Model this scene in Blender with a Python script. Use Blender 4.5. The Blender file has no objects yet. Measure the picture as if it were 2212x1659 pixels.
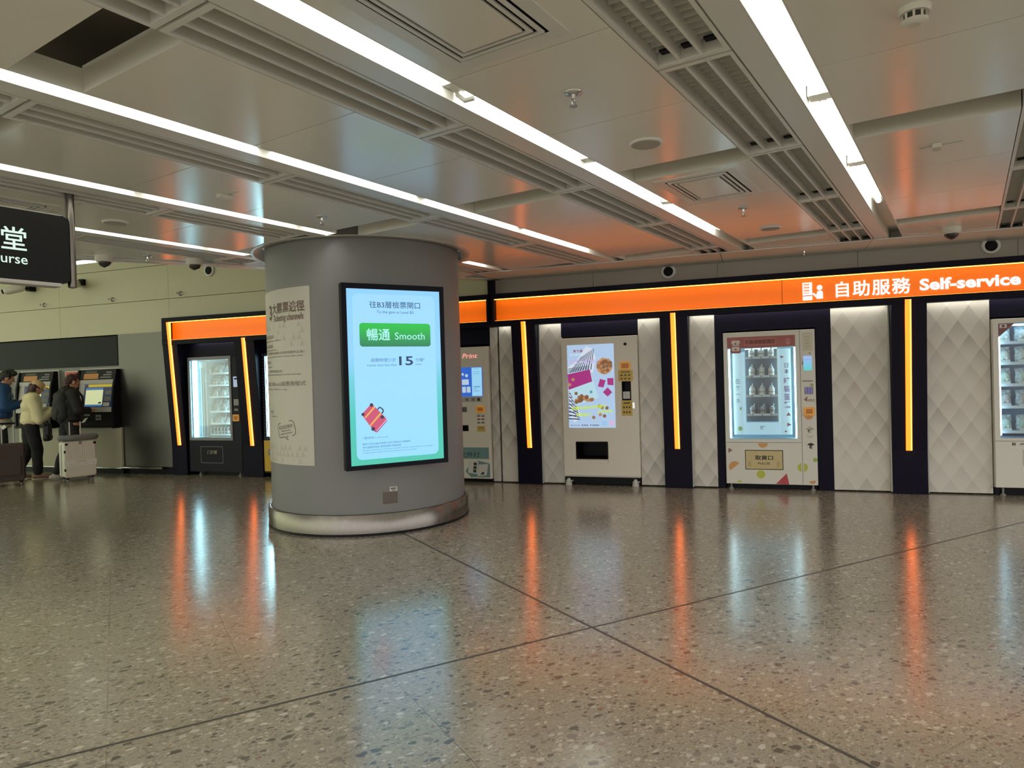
import bpy, bmesh, math, random
from mathutils import Vector, Matrix, noise as mnoise

# ------------------------------------------------------------------ camera, world, exposure
sc = bpy.context.scene
COL = sc.collection
F_PX, PITCH, ROLL, YAW = 1488.63, -0.00862, -0.02875, math.radians(19.6545)
CAM_H = 1.4
cp, sp, cr, sr = math.cos(PITCH), math.sin(PITCH), math.cos(ROLL), math.sin(ROLL)
_P = Matrix(((1, 0, 0), (0, cp, sp), (0, -sp, cp)))
_Q = Matrix(((cr, -sr, 0), (sr, cr, 0), (0, 0, 1)))
_M = _Q @ _P                                    # rows: camera right, down, forward in a level frame
_LX = Vector((math.cos(YAW), 0, -math.sin(YAW)))  # world X (along the wall) in the level frame
_LY = Vector((math.sin(YAW), 0, math.cos(YAW)))  # world Y (into the wall)
def _w(row):
    v = Vector(row)
    return Vector((v.dot(_LX), v.dot(_LY), -v[1]))
_r, _u, _b = _w(_M[0]), -_w(_M[1]), -_w(_M[2])
cam_d = bpy.data.cameras.new('camera')
cam = bpy.data.objects.new('camera', cam_d)
COL.objects.link(cam)
cam.matrix_world = Matrix(((_r[0], _u[0], _b[0], 0), (_r[1], _u[1], _b[1], 0), (_r[2], _u[2], _b[2], CAM_H), (0, 0, 0, 1)))
cam_d.sensor_fit = 'HORIZONTAL'
cam_d.sensor_width = 36.0
cam_d.lens = F_PX * 36.0 / 2212.0
cam_d.clip_start = 0.05
sc.camera = cam
sc.view_settings.view_transform = 'Standard'
sc.view_settings.look = 'None'
sc.view_settings.gamma = 1.0
sc.view_settings.exposure = 0.0
sc.view_settings.use_curve_mapping = False
try:
    sc.cycles.use_denoising = True
    sc.cycles.max_bounces = 7
    sc.cycles.diffuse_bounces = 4
    sc.cycles.glossy_bounces = 3
    sc.cycles.transmission_bounces = 4
    sc.cycles.transparent_max_bounces = 8
    sc.cycles.sample_clamp_indirect = 4.0
    sc.cycles.caustics_reflective = False
    sc.cycles.caustics_refractive = False
except Exception:
    pass
wd = bpy.data.worlds.new('hall_world')
sc.world = wd
wd.use_nodes = True
_wt = wd.node_tree
_wg = _wt.nodes.new('ShaderNodeTexCoord'); _ws = _wt.nodes.new('ShaderNodeSeparateXYZ'); _wr = _wt.nodes.new('ShaderNodeValToRGB'); _wm = _wt.nodes.new('ShaderNodeMapRange')
_wt.links.new(_wg.outputs['Generated'], _ws.inputs[0]); _wt.links.new(_ws.outputs[0], _wm.inputs[0]); _wm.inputs[1].default_value = -1; _wm.inputs[2].default_value = 1
_wt.links.new(_wm.outputs[0], _wr.inputs[0]); _wt.links.new(_wr.outputs[0], _wt.nodes['Background'].inputs[0])
_wr.color_ramp.elements[0].color = (0.90, 1.0, 0.66, 1); _wr.color_ramp.elements[1].color = (1.0, 0.97, 0.97, 1)   # greener hall on the left, neutral on the right
_wr.color_ramp.elements[1].position = 0.5
_wt.nodes['Background'].inputs[1].default_value = 1.85
TUBE = 13.0           # luminance of the fluorescent tubes

def area_light(name, loc, size, size_y, power, color, rot=(0, 0, 0)):
    l = bpy.data.lights.new(name, 'AREA')
    l.shape = 'RECTANGLE'; l.size = size; l.size_y = size_y; l.energy = power; l.color = color
    o = bpy.data.objects.new(name, l); COL.objects.link(o); o.location = loc; o.rotation_euler = rot
    return o
# high-level lamps of the taller hall on the left (out of frame, above the ceiling edge)
area_light('hall_lamp', (-13.0, 4.5, 4.5), 6.0, 2.0, 75, (0.90, 1.0, 0.58))

# ------------------------------------------------------------------ axes of the place
TC = math.radians(13.8655)          # ceiling grid, turned from the wall normal
TF = math.radians(40.37)            # floor grid
CV, DV = Vector((math.sin(TC), math.cos(TC))), Vector((math.cos(TC), -math.sin(TC)))
UV, NV = Vector((math.sin(TF), math.cos(TF))), Vector((math.cos(TF), -math.sin(TF)))
def cd(c, d): return CV * c + DV * d
def sn(s, t): return UV * s + NV * t
ZC = 2.72
COLC = Vector((-3.8725, 6.324))      # column centre
RC, RG = 0.985, 1.022                # radius of the column and of its steel foot ring
rnd = random.Random(7)

# ------------------------------------------------------------------ materials
def lin(h):
    if isinstance(h, str):
        h = h.lstrip('#'); v = [int(h[i:i + 2], 16) / 255 for i in (0, 2, 4)]
    else:
        v = [x / 255 for x in h]
    return [x / 12.92 if x <= 0.04045 else ((x + 0.055) / 1.055) ** 2.4 for x in v]
_mats = {}
def mat(name, color, rough=0.5, metal=0.0, spec=0.5, emit=None, es=1.0, bump=None):
    if name in _mats: return _mats[name]
    m = bpy.data.materials.new(name); m.use_nodes = True
    b = m.node_tree.nodes['Principled BSDF']
    c = lin(color) if not isinstance(color, (list,)) else color
    b.inputs['Base Color'].default_value = (*c, 1)
    b.inputs['Roughness'].default_value = rough
    b.inputs['Metallic'].default_value = metal
    b.inputs['Specular IOR Level'].default_value = spec
    if emit is not None:
        e = lin(emit) if not isinstance(emit, list) else emit
        b.inputs['Emission Color'].default_value = (*e, 1)
        b.inputs['Emission Strength'].default_value = es
    if bump:
        nt = m.node_tree
        tc = nt.nodes.new('ShaderNodeTexCoord'); n = nt.nodes.new('ShaderNodeTexNoise'); bp = nt.nodes.new('ShaderNodeBump')
        n.inputs['Scale'].default_value = bump[0]; bp.inputs['Strength'].default_value = bump[1]; bp.inputs['Distance'].default_value = 0.01
        nt.links.new(tc.outputs['Object'], n.inputs['Vector']); nt.links.new(n.outputs['Fac'], bp.inputs['Height'])
        nt.links.new(bp.outputs['Normal'], b.inputs['Normal'])
    _mats[name] = m
    return m
def emis(name, color, s=1.0):
    """a lit surface: emission plus a little gloss"""
    return mat(name, [0.02, 0.02, 0.02], 0.35, 0, 0.3, color, s)
class NT:
    """tiny node helper"""
    def __init__(s, m): s.m = m; s.t = m.node_tree
    def n(s, kind, **kw):
        x = s.t.nodes.new('ShaderNode' + kind)
        for k, v in kw.items(): setattr(x, k, v)
        return x
    def put(s, sock, v):
        if hasattr(v, 'is_output') or isinstance(v, bpy.types.NodeSocket): s.t.links.new(v, sock)
        elif isinstance(v, (list, tuple)): sock.default_value = tuple(v) if len(sock.default_value) == len(v) else (*v, 1)
        else: sock.default_value = v
    def math(s, op, a, b=None, c=None, clamp=False):
        x = s.n('Math', operation=op, use_clamp=clamp)
        for i, v in enumerate((a, b, c)):
            if v is not None: s.put(x.inputs[i], v)
        return x.outputs[0]
    def mix(s, f, a, b, blend='MIX'):
        x = s.n('Mix', data_type='RGBA', blend_type=blend)
        s.put(x.inputs[0], f); s.put(x.inputs[6], a); s.put(x.inputs[7], b)
        return x.outputs[2]
    def ramp(s, f, *stops):
        x = s.n('ValToRGB'); e = x.color_ramp.elements
        e[0].position, e[0].color = stops[0][0], (*stops[0][1], 1)
        e[1].position, e[1].color = stops[-1][0], (*stops[-1][1], 1)
        for p, c in stops[1:-1]:
            q = e.new(p); q.color = (*c, 1)
        s.put(x.inputs[0], f)
        return x.outputs[0]
    def step(s, v, lo, hi):
        x = s.n('MapRange'); x.clamp = True
        s.put(x.inputs[0], v); x.inputs[1].default_value = lo; x.inputs[2].default_value = hi
        return x.outputs[0]

def terrazzo():
    m = bpy.data.materials.new('terrazzo_floor'); m.use_nodes = True
    h = NT(m); b = m.node_tree.nodes['Principled BSDF']
    obj = h.n('TexCoord').outputs['Object']
    base = lin((151, 142, 125))
    nz = h.n('TexNoise'); nz.inputs['Scale'].default_value = 26; nz.inputs['Detail'].default_value = 2
    h.put(nz.inputs['Vector'], obj)
    dv = h.n('VectorMath', operation='MULTIPLY_ADD')
    h.put(dv.inputs[0], nz.outputs['Color']); dv.inputs[1].default_value = (0.035, 0.035, 0); h.put(dv.inputs[2], obj)
    warped = dv.outputs[0]
    big = h.n('TexNoise'); big.inputs['Scale'].default_value = 0.7; big.inputs['Detail'].default_value = 3; h.put(big.inputs['Vector'], obj)
    fine = h.n('TexNoise'); fine.inputs['Scale'].default_value = 60; fine.inputs['Detail'].default_value = 3; h.put(fine.inputs['Vector'], obj)
    col = h.mix(h.step(big.outputs['Fac'], 0.35, 0.65), [x * 0.95 for x in base], [x * 1.05 for x in base])
    col = h.mix(h.step(fine.outputs['Fac'], 0.38, 0.62), h.mix(1.0, col, (0.93, 0.93, 0.93), 'MULTIPLY'), h.mix(1.0, col, (1.05, 1.05, 1.04), 'MULTIPLY'))
    dk, md, lt, rd = lin((86, 82, 74)), lin((120, 113, 100)), lin((180, 173, 158)), lin((128, 102, 84))
    for sc_, r, share, amt in ((110, 0.40, 0.45, 0.45), (55, 0.38, 0.40, 0.7), (28, 0.36, 0.32, 0.9), (14.0, 0.30, 0.18, 1.0)):
        v = h.n('TexVoronoi', voronoi_dimensions='2D', feature='F1'); v.inputs['Scale'].default_value = sc_; v.inputs['Randomness'].default_value = 0.9
        mp = h.n('Mapping'); mp.inputs['Rotation'].default_value = (0, 0, sc_ * 1.7); mp.inputs['Scale'].default_value = (1, 1.45, 1); mp.inputs['Location'].default_value = (sc_, 3.1, 0)
        h.put(mp.inputs['Vector'], warped); h.put(v.inputs['Vector'], mp.outputs[0])
        sep = h.n('SeparateColor'); h.put(sep.inputs[0], v.outputs['Color'])
        rr = h.math('MULTIPLY', sep.outputs[2], 0.35)
        lim = h.math('SUBTRACT', r * 1.15, h.math('MULTIPLY', rr, r))
        inside = h.step(h.math('SUBTRACT', lim, v.outputs['Distance']), 0.0, 0.05)
        pick = h.math('LESS_THAN', sep.outputs[0], share)
        cc = h.ramp(sep.outputs[1], (0.0, dk), (0.30, md), (0.54, [x * .86 for x in base]), (0.66, lt), (0.86, [x * 1.12 for x in lt]), (0.96, rd))
        for nd in m.node_tree.nodes:
            if nd.bl_idname == 'ShaderNodeValToRGB': nd.color_ramp.interpolation = 'CONSTANT'
        col = h.mix(h.math('MULTIPLY', h.math('MULTIPLY', inside, pick), amt), col, cc)
    # joints: local x runs along s, local y along -t
    sx = h.n('SeparateXYZ'); h.put(sx.inputs[0], obj)
    def grid(v, off, per, w):
        a = h.math('FRACT', h.math('ADD', h.math('DIVIDE', h.math('SUBTRACT', v, off), per), 0.5))
        d = h.math('MULTIPLY', h.math('ABSOLUTE', h.math('SUBTRACT', a, 0.5)), per)
        return h.math('SUBTRACT', 1.0, h.step(d, w * 0.6, w))
    thin = h.math('MAXIMUM', grid(sx.outputs[0], 2.262, 0.5825, 0.0035), grid(sx.outputs[1], 3.13, 0.58, 0.0035))
    gap = h.n('TexNoise'); gap.inputs['Scale'].default_value = 1.3; h.put(gap.inputs['Vector'], obj)
    thin = h.math('MULTIPLY', thin, h.step(gap.outputs['Fac'], 0.36, 0.62))
    def one(v, off, w):
        return h.math('SUBTRACT', 1.0, h.step(h.math('ABSOLUTE', h.math('SUBTRACT', v, off)), w * 0.7, w))
    thick = h.math('MAXIMUM', one(sx.outputs[0], 2.262, 0.0115), one(h.math('ADD', sx.outputs[1], h.math('MULTIPLY', sx.outputs[0], 0.019)), 3.152, 0.0115))
    col = h.mix(h.math('MULTIPLY', thin, 0.6), col, lin((84, 74, 58)))
    col = h.mix(thick, col, lin((40, 32, 20)))
    h.put(b.inputs['Base Color'], col)
    rn = h.n('TexNoise'); rn.inputs['Scale'].default_value = 3.0; rn.inputs['Detail'].default_value = 4; h.put(rn.inputs['Vector'], obj)
    rough = h.math('MULTIPLY_ADD', rn.outputs['Fac'], 0.05, 0.155)
    h.put(b.inputs['Roughness'], h.math('MAXIMUM', rough, h.math('MULTIPLY', thick, 0.5)))
    b.inputs['Specular IOR Level'].default_value = 1.0
    b.inputs['Coat Weight'].default_value = 0.25; b.inputs['Coat Roughness'].default_value = 0.2; b.inputs['Coat IOR'].default_value = 1.55
    return m

def diamonds():
    """printed panel: a lattice of diamonds, each shaded towards its upper tip"""
    m = bpy.data.materials.new('diamond_print'); m.use_nodes = True
    h = NT(m); b = m.node_tree.nodes['Principled BSDF']
    sx = h.n('SeparateXYZ'); h.put(sx.inputs[0], h.n('TexCoord').outputs['Object'])
    x = h.math('DIVIDE', sx.outputs[0], 0.205); z = h.math('DIVIDE', sx.outputs[2], 0.315)
    a, c = h.math('ADD', z, x), h.math('SUBTRACT', z, x)
    fa, fc = h.math('FRACT', a), h.math('FRACT', c)
    ca, cc = h.math('FLOOR', a), h.math('FLOOR', c)
    wn = h.n('TexWhiteNoise', noise_dimensions='2D'); cb = h.n('CombineXYZ'); h.put(cb.inputs[0], ca); h.put(cb.inputs[1], cc); h.put(wn.inputs['Vector'], cb.outputs[0])
    tip = h.math('MULTIPLY', h.math('ADD', fa, fc), 0.5)                 # 0 at the lower tip, 1 at the upper
    d = h.math('POWER', tip, 1.6)
    big = h.n('TexNoise'); big.inputs['Scale'].default_value = 1.1; h.put(big.inputs['Vector'], h.n('TexCoord').outputs['Object'])
    k = h.math('MULTIPLY', h.math('MULTIPLY_ADD', wn.outputs['Value'], 0.5, 0.5), h.step(big.outputs['Fac'], 0.25, 0.6))
    k = h.math('MULTIPLY', h.math('MULTIPLY', d, k), 0.72, clamp=True)
    wn2 = h.n('TexWhiteNoise', noise_dimensions='3D'); h.put(wn2.inputs['Vector'], cb.outputs[0])
    tint = h.mix(h.math('GREATER_THAN', wn2.outputs['Value'], 0.86), lin((112, 106, 96)), lin((146, 116, 88)))
    col = h.mix(k, lin((214, 209, 198)), tint)
    h.put(b.inputs['Base Color'], col); b.inputs['Roughness'].default_value = 0.42
    return m

def brushed(name, color, rough, axis='Z', metal=1.0, amt=0.12):
    m = bpy.data.materials.new(name); m.use_nodes = True
    h = NT(m); b = m.node_tree.nodes['Principled BSDF']
    mp = h.n('Mapping'); mp.inputs['Scale'].default_value = {'Z': (3, 3, 120), 'X': (120, 120, 2)}[axis]
    h.put(mp.inputs['Vector'], h.n('TexCoord').outputs['Object'])
    n = h.n('TexNoise'); n.inputs['Scale'].default_value = 3; n.inputs['Detail'].default_value = 4; h.put(n.inputs['Vector'], mp.outputs[0])
    c = lin(color)
    h.put(b.inputs['Base Color'], h.mix(n.outputs['Fac'], [x * (1 - amt) for x in c], [min(1, x * (1 + amt)) for x in c]))
    h.put(b.inputs['Roughness'], h.math('MULTIPLY_ADD', n.outputs['Fac'], 0.12, rough))
    b.inputs['Metallic'].default_value = metal
    return m

def glass_pane():
    m = bpy.data.materials.new('clear_glass'); m.use_nodes = True
    h = NT(m); t = m.node_tree
    for n in list(t.nodes): t.nodes.remove(n)
    out = h.n('OutputMaterial'); tr = h.n('BsdfTransparent'); tr.inputs[0].default_value = (0.93, 0.97, 0.97, 1)
    gl = h.n('BsdfGlossy'); gl.inputs['Roughness'].default_value = 0.04
    fr = h.n('Fresnel'); fr.inputs[0].default_value = 1.45
    mx = h.n('MixShader'); h.put(mx.inputs[0], h.math('MULTIPLY', fr.outputs[0], 0.8)); h.put(mx.inputs[1], tr.outputs[0]); h.put(mx.inputs[2], gl.outputs[0])
    h.put(out.inputs[0], mx.outputs[0])
    return m

def film():
    """clear wrapping film round the packed snacks"""
    m = bpy.data.materials.new('clear_film'); m.use_nodes = True
    b = m.node_tree.nodes['Principled BSDF']
    b.inputs['Base Color'].default_value = (*lin((205, 214, 214)), 1); b.inputs['Roughness'].default_value = 0.22
    h = NT(m); n = h.n('TexNoise'); n.inputs['Scale'].default_value = 34; n.inputs['Detail'].default_value = 3
    h.put(n.inputs['Vector'], h.n('TexCoord').outputs['Object'])
    h.put(b.inputs['Base Color'], h.ramp(n.outputs['Fac'], (0.35, lin((120, 128, 128))), (0.55, lin((200, 210, 210))), (0.75, lin((238, 244, 244)))))
    bp = h.n('Bump'); bp.inputs['Strength'].default_value = 0.6; bp.inputs['Distance'].default_value = 0.02; h.put(bp.inputs['Height'], n.outputs['Fac']); h.put(b.inputs['Normal'], bp.outputs[0])
    return m

def gradient_emit(name, z0, c0, z1, c1, s=1.0):
    """picture on a screen: vertical blend between two display colours (part of the displayed artwork)"""
    m = bpy.data.materials.new(name); m.use_nodes = True
    h = NT(m); b = m.node_tree.nodes['Principled BSDF']
    sx = h.n('SeparateXYZ'); h.put(sx.inputs[0], h.n('TexCoord').outputs['Object'])
    c = h.ramp(h.step(sx.outputs[2], z0, z1), (0.0, lin(c0)), (1.0, lin(c1)))
    b.inputs['Base Color'].default_value = (0.02, 0.02, 0.02, 1); b.inputs['Roughness'].default_value = 0.3
    h.put(b.inputs['Emission Color'], c); b.inputs['Emission Strength'].default_value = s
    return m

# ------------------------------------------------------------------ mesh helpers
class MB:
    """collects shapes and links them as ONE mesh object"""
    def __init__(s): s.v = []; s.f = []; s.sm = set()
    def add(s, vs, fs, smooth=False):
        k = len(s.v); s.v += [tuple(p) for p in vs]
        for f in fs:
            if smooth: s.sm.add(len(s.f))
            s.f.append(tuple(i + k for i in f))
        return s
    def box(s, x0, x1, y0, y1, z0, z1):
        vs = [(x, y, z) for z in (z0, z1) for y in (y0, y1) for x in (x0, x1)]
        return s.add(vs, [(0, 2, 3, 1), (4, 5, 7, 6), (0, 1, 5, 4), (2, 6, 7, 3), (0, 4, 6, 2), (1, 3, 7, 5)])
    def prism(s, poly, z0, z1):
        """poly: xy list, counter-clockwise"""
        n = len(poly)
        if sum(poly[i][0] * poly[(i + 1) % n][1] - poly[(i + 1) % n][0] * poly[i][1] for i in range(n)) < 0: poly = poly[::-1]
        vs = [(p[0], p[1], z0) for p in poly] + [(p[0], p[1], z1) for p in poly]
        return s.add(vs, [tuple(range(n - 1, -1, -1)), tuple(range(n, 2 * n))] + [(i, (i + 1) % n, n + (i + 1) % n, n + i) for i in range(n)])
    def plate(s, poly, y0, y1):
        """poly: xz list extruded along y (y0 is the front, y0 < y1)"""
        n = len(poly)
        if sum(poly[i][0] * poly[(i + 1) % n][1] - poly[(i + 1) % n][0] * poly[i][1] for i in range(n)) < 0: poly = poly[::-1]
        vs = [(p[0], y0, p[1]) for p in poly] + [(p[0], y1, p[1]) for p in poly]
        return s.add(vs, [tuple(range(n)), tuple(range(2 * n - 1, n - 1, -1))] + [(i, n + i, n + (i + 1) % n, (i + 1) % n) for i in range(n)])
    def side(s, poly, x0, x1):
        """poly: yz list extruded along x"""
        n = len(poly)
        if sum(poly[i][0] * poly[(i + 1) % n][1] - poly[(i + 1) % n][0] * poly[i][1] for i in range(n)) < 0: poly = poly[::-1]
        vs = [(x0, p[0], p[1]) for p in poly] + [(x1, p[0], p[1]) for p in poly]
        return s.add(vs, [tuple(range(n - 1, -1, -1)), tuple(range(n, 2 * n))] + [(i, (i + 1) % n, n + (i + 1) % n, n + i) for i in range(n)])
    def loft(s, rings, smooth=True, caps=True):
        n = len(rings[0]); vs = [p for r in rings for p in r]; fs = []
        for j in range(len(rings) - 1):
            for i in range(n):
                a, b = j * n + i, j * n + (i + 1) % n
                fs.append((a, b, b + n, a + n))
        s.add(vs, fs, smooth)
        if caps:
            s.add(rings[0], [tuple(range(n - 1, -1, -1))]); s.add(rings[-1], [tuple(range(n))])
        return s
    def lathe(s, prof, c=(0, 0, 0), n=24, axis='Z', smooth=True, caps=True):
        """prof: (radius, height) pairs, from bottom to top"""
        rings = []
        for r, h in prof:
            ring = []
            for i in range(n):
                a = 2 * math.pi * i / n; p = (r * math.cos(a), r * math.sin(a), h)
                if axis == 'Y': p = (p[0], -p[2], p[1])       # height runs towards -y (the viewer)
                if axis == 'X': p = (p[2], p[0], p[1])
                ring.append((p[0] + c[0], p[1] + c[1], p[2] + c[2]))
            rings.append(ring)
        return s.loft(rings, smooth, caps)
    def tube(s, pts, r, n=8, caps=True):
        pts = [Vector(p) for p in pts]; rs = r if isinstance(r, (list, tuple)) else [r] * len(pts)
        rings = []; up = None
        for i, p in enumerate(pts):
            t = (pts[min(i + 1, len(pts) - 1)] - pts[max(i - 1, 0)]).normalized()
            if up is None: up = t.orthogonal().normalized()
            up = (up - t * up.dot(t)); up = up.normalized() if up.length > 1e-6 else t.orthogonal().normalized()
            w = t.cross(up)
            rings.append([p + (up * math.cos(a) + w * math.sin(a)) * rs[i] for a in [2 * math.pi * k / n for k in range(n)]])
        return s.loft(rings, True, caps)
    def ell(s, c, r, rot=None, n=14, m=9):
        rings = []; c = Vector(c); R = rot or Matrix.Identity(3)
        for j in range(m + 1):
            t = math.pi * j / m; t = min(max(t, 0.02), math.pi - 0.02)
            rings.append([c + R @ Vector((r[0] * math.sin(t) * math.cos(2 * math.pi * i / n), r[1] * math.sin(t) * math.sin(2 * math.pi * i / n), -r[2] * math.cos(t))) for i in range(n)])
        return s.loft(rings, True, True)
    def cap(s, a, b, ra, rb, n=12):
        """tapered capsule"""
        a, b = Vector(a), Vector(b); d = (b - a); L = d.length or 1e-4; d = d / L
        pts, rs = [], []
        for t in (-0.98, -0.8, -0.45, 0): pts.append(a + d * ra * t); rs.append(ra * math.sqrt(max(0.0, 1 - t * t)))
        for t in (0, 0.45, 0.8, 0.98): pts.append(b + d * rb * t); rs.append(rb * math.sqrt(max(0.0, 1 - t * t)))
        return s.tube(pts, rs, n)
    def xf(s, M, start=0):
        for i in range(start, len(s.v)): s.v[i] = tuple(M @ Vector(s.v[i]))
        return s
    def mesh(s, name):
        me = bpy.data.meshes.new(name); me.from_pydata(s.v, [], s.f); me.update()
        if s.sm:
            me.polygons.foreach_set('use_smooth', [i in s.sm for i in range(len(me.polygons))])
        return me
    def build(s, name, m, parent=None, bevel=0, seg=2, loc=None):
        o = bpy.data.objects.new(name, s.mesh(name)); COL.objects.link(o)
        if m: o.data.materials.append(m)
        if parent: o.parent = parent
        if loc: o.location = loc
        if bevel:
            b = o.modifiers.new('edge', 'BEVEL'); b.width = bevel; b.segments = seg; b.limit_method = 'ANGLE'; b.angle_limit = math.radians(40)
        return o
def B(*a): return MB().box(*a)

def tag(o, label=None, cat=None, group=None, kind=None):
    if label: o['label'] = label
    if cat: o['category'] = cat
    if group: o['group'] = group
    if kind: o['kind'] = kind
    return o
def thing(name, label, cat, loc=(0, 0, 0), rz=0.0, group=None, scale=None):
    o = bpy.data.objects.new(name, None); COL.objects.link(o); o.empty_display_size = 0.1
    o.location = loc; o.rotation_euler = (0, 0, rz)
    return tag(o, label, cat, group)
def struct(o): return tag(o, kind='structure')
def kids(o): return [x for x in bpy.data.objects if x.parent == o]
_children = {}
def copy_tree(o, ch):
    """ch: list of (part, [sub-parts]) of o"""
    c = o.copy(); COL.objects.link(c)
    for p, subs in ch:
        q = p.copy(); COL.objects.link(q); q.parent = c
        for s_ in subs:
            t = s_.copy(); COL.objects.link(t); t.parent = q
    return c

def rrect(x0, x1, z0, z1, r, n=5):
    pts = []
    for cx, cz, a0 in ((x1 - r, z1 - r, 0), (x0 + r, z1 - r, 90), (x0 + r, z0 + r, 180), (x1 - r, z0 + r, 270)):
        for i in range(n + 1):
            a = math.radians(a0 + 90 * i / n); pts.append((cx + r * math.cos(a), cz + r * math.sin(a)))
    return pts
def disc(cx, cz, r, a0=0, a1=360, n=28):
    return [(cx + r * math.cos(math.radians(a0 + (a1 - a0) * i / n)), cz + r * math.sin(math.radians(a0 + (a1 - a0) * i / n))) for i in range(n + (0 if a1 - a0 == 360 else 1))]

# lettering: Blender's built-in font turned into meshes, fitted into a box
_dg = None
def text_mesh(body, bold=0.0, shear=0.0, spacing=1.0, vertical=False):
    cu = bpy.data.curves.new('lettering', 'FONT'); cu.body = '\n'.join(body) if vertical else body
    cu.size = 1.0; cu.offset = bold; cu.shear = shear; cu.resolution_u = 3; cu.space_character = spacing
    if vertical: cu.align_x = 'CENTER'; cu.space_line = 1.12
    o = bpy.data.objects.new('lettering', cu); COL.objects.link(o)
    bpy.context.view_layer.update()
    me = bpy.data.meshes.new_from_object(o.evaluated_get(bpy.context.evaluated_depsgraph_get()))
    vs = [tuple(v.co) for v in me.vertices]; fs = [tuple(p.vertices) for p in me.polygons]
    bpy.data.objects.remove(o); bpy.data.curves.remove(cu); bpy.data.meshes.remove(me)
    return vs, fs
def text(parent, name, body, x0, z0, w, h, y, m, align='L', bold=0.0, shear=0.0, spacing=1.0, vertical=False, warp=None, tilt=0.0, keep=False, thick=0.0, fat=0.0):
    """w, h: box to fill (either may be None to keep the proportion); x0, z0: lower left (align C: centre)"""
    vs, fs = text_mesh(body, bold, shear, spacing, vertical)
    if not vs: return None
    xs = [v[0] for v in vs]; ys = [v[1] for v in vs]
    bx, by, bw, bh = min(xs), min(ys), max(xs) - min(xs) or 1, max(ys) - min(ys) or 1
    sx = w / bw if w else None; sz = h / bh if h else None
    if keep and sx and sz: sx = sz = min(sx, sz)
    if sx is None: sx = sz
    if sz is None: sz = sx
    if align == 'C': x0 = x0 - bw * sx / 2
    if align == 'R': x0 = x0 - bw * sx
    out = []
    for v in vs:
        px, pz = (v[0] - bx) * sx, (v[1] - by) * sz
        if tilt: px, pz = px * math.cos(tilt) - pz * math.sin(tilt), px * math.sin(tilt) + pz * math.cos(tilt)
        out.append((x0 + px, y, z0 + pz))
    if warp: out = [warp(p) for p in out]
    mb = MB().add(out, fs)
    if fat:
        for i_, (ax, az) in enumerate(((fat, 0), (0, fat), (fat, fat))): mb.add([(p_[0] + ax, p_[1] + .0004 * (i_ + 1), p_[2] + az) for p_ in out], fs)
    if thick:
        k = len(out); mb.add([(p[0], p[1] + thick, p[2]) for p in out], [tuple(reversed(f)) for f in fs])
        cnt = {}
        for f in fs:
            for i in range(len(f)):
                e = (f[i], f[(i + 1) % len(f)]); cnt[e] = cnt.get(e, 0) + 1
        for (a, b) in cnt:
            if (b, a) not in cnt: mb.f.append((b, a, a + k, b + k))
    return mb.build(name, m, parent)

def clip(poly, nx, ny, d):
    """keep the side where nx*x + ny*y <= d"""
    out = []
    for i in range(len(poly)):
        a, b = poly[i], poly[(i + 1) % len(poly)]
        fa, fb = nx * a[0] + ny * a[1] - d, nx * b[0] + ny * b[1] - d
        if fa <= 0: out.append(a)
        if fa * fb < 0:
            t = fa / (fa - fb); out.append((a[0] + (b[0] - a[0]) * t, a[1] + (b[1] - a[1]) * t))
    return out
def remeshed(mb, name, m, parent, voxel, smooth=4, disp=None):
    """union of the shapes as one continuous skin"""
    o = mb.build(name, None)
    r = o.modifiers.new('skin', 'REMESH'); r.mode = 'VOXEL'; r.voxel_size = voxel; r.use_smooth_shade = True
    s = o.modifiers.new('soft', 'SMOOTH'); s.iterations = smooth; s.factor = 0.5
    bpy.context.view_layer.update()
    me = bpy.data.meshes.new_from_object(o.evaluated_get(bpy.context.evaluated_depsgraph_get()))
    old = o.data; o.modifiers.clear(); o.data = me; bpy.data.meshes.remove(old); me.name = name
    if disp:
        for v in me.vertices:
            p = v.co * disp[0]; v.co += v.normal * (mnoise.noise(p) * disp[1])
    me.polygons.foreach_set('use_smooth', [True] * len(me.polygons))
    me.materials.clear(); me.materials.append(m); o.parent = parent
    return o
ORD = ['first', 'second', 'third', 'fourth', 'fifth', 'sixth', 'seventh', 'eighth', 'ninth', 'tenth']

# ------------------------------------------------------------------ palette
M_floor, M_dia, M_glass, M_film = terrazzo(), diamonds(), glass_pane(), film()
M_ceil = mat('ceiling_metal', (236, 234, 225), 0.22, 0.0, 1.0)
M_ceil2 = mat('ceiling_strip_metal', (222, 222, 218), 0.35)
M_void = mat('dark_void', (16, 16, 15), 0.9)
M_plenum = mat('ceiling_plenum', (190, 184, 168), 0.9)
M_louver = mat('louver_metal', (200, 200, 194), 0.5)
M_trough = mat('trough_white', (235, 235, 226), 0.5)
M_tube = emis('fluorescent_tube', [1.0, 0.985, 0.93], TUBE)
M_beige = mat('beige_cladding', (194, 190, 158), 0.45)
M_upper = mat('grey_beige_wall', (168, 160, 147), 0.5)
M_col = mat('column_paint', (122, 121, 120), 0.5)
M_steel = brushed('brushed_steel', (128, 123, 116), 0.2, 'X', 1.0, 0.04)
M_steel_dk = brushed('dark_steel_sheet', (98, 96, 90), 0.30, 'Z')
M_chrome = mat('polished_steel', (200, 200, 196), 0.15, 1.0)
M_navy = mat('navy_laminate', (19, 17, 32), 0.45, 0, 0.1)
M_black = mat('black_plastic', (15, 15, 18), 0.45, 0, 0.15)
M_dark = mat('dark_panel', (22, 26, 24), 0.4, 0, 0.12)
M_white = mat('white_paint', (216, 213, 202), 0.38)
M_offw = mat('off_white_cabinet', (220, 213, 198), 0.38)
M_grey = mat('grey_plastic', (128, 126, 120), 0.45)
M_lgrey = mat('light_grey_plastic', (184, 182, 174), 0.4)

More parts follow.
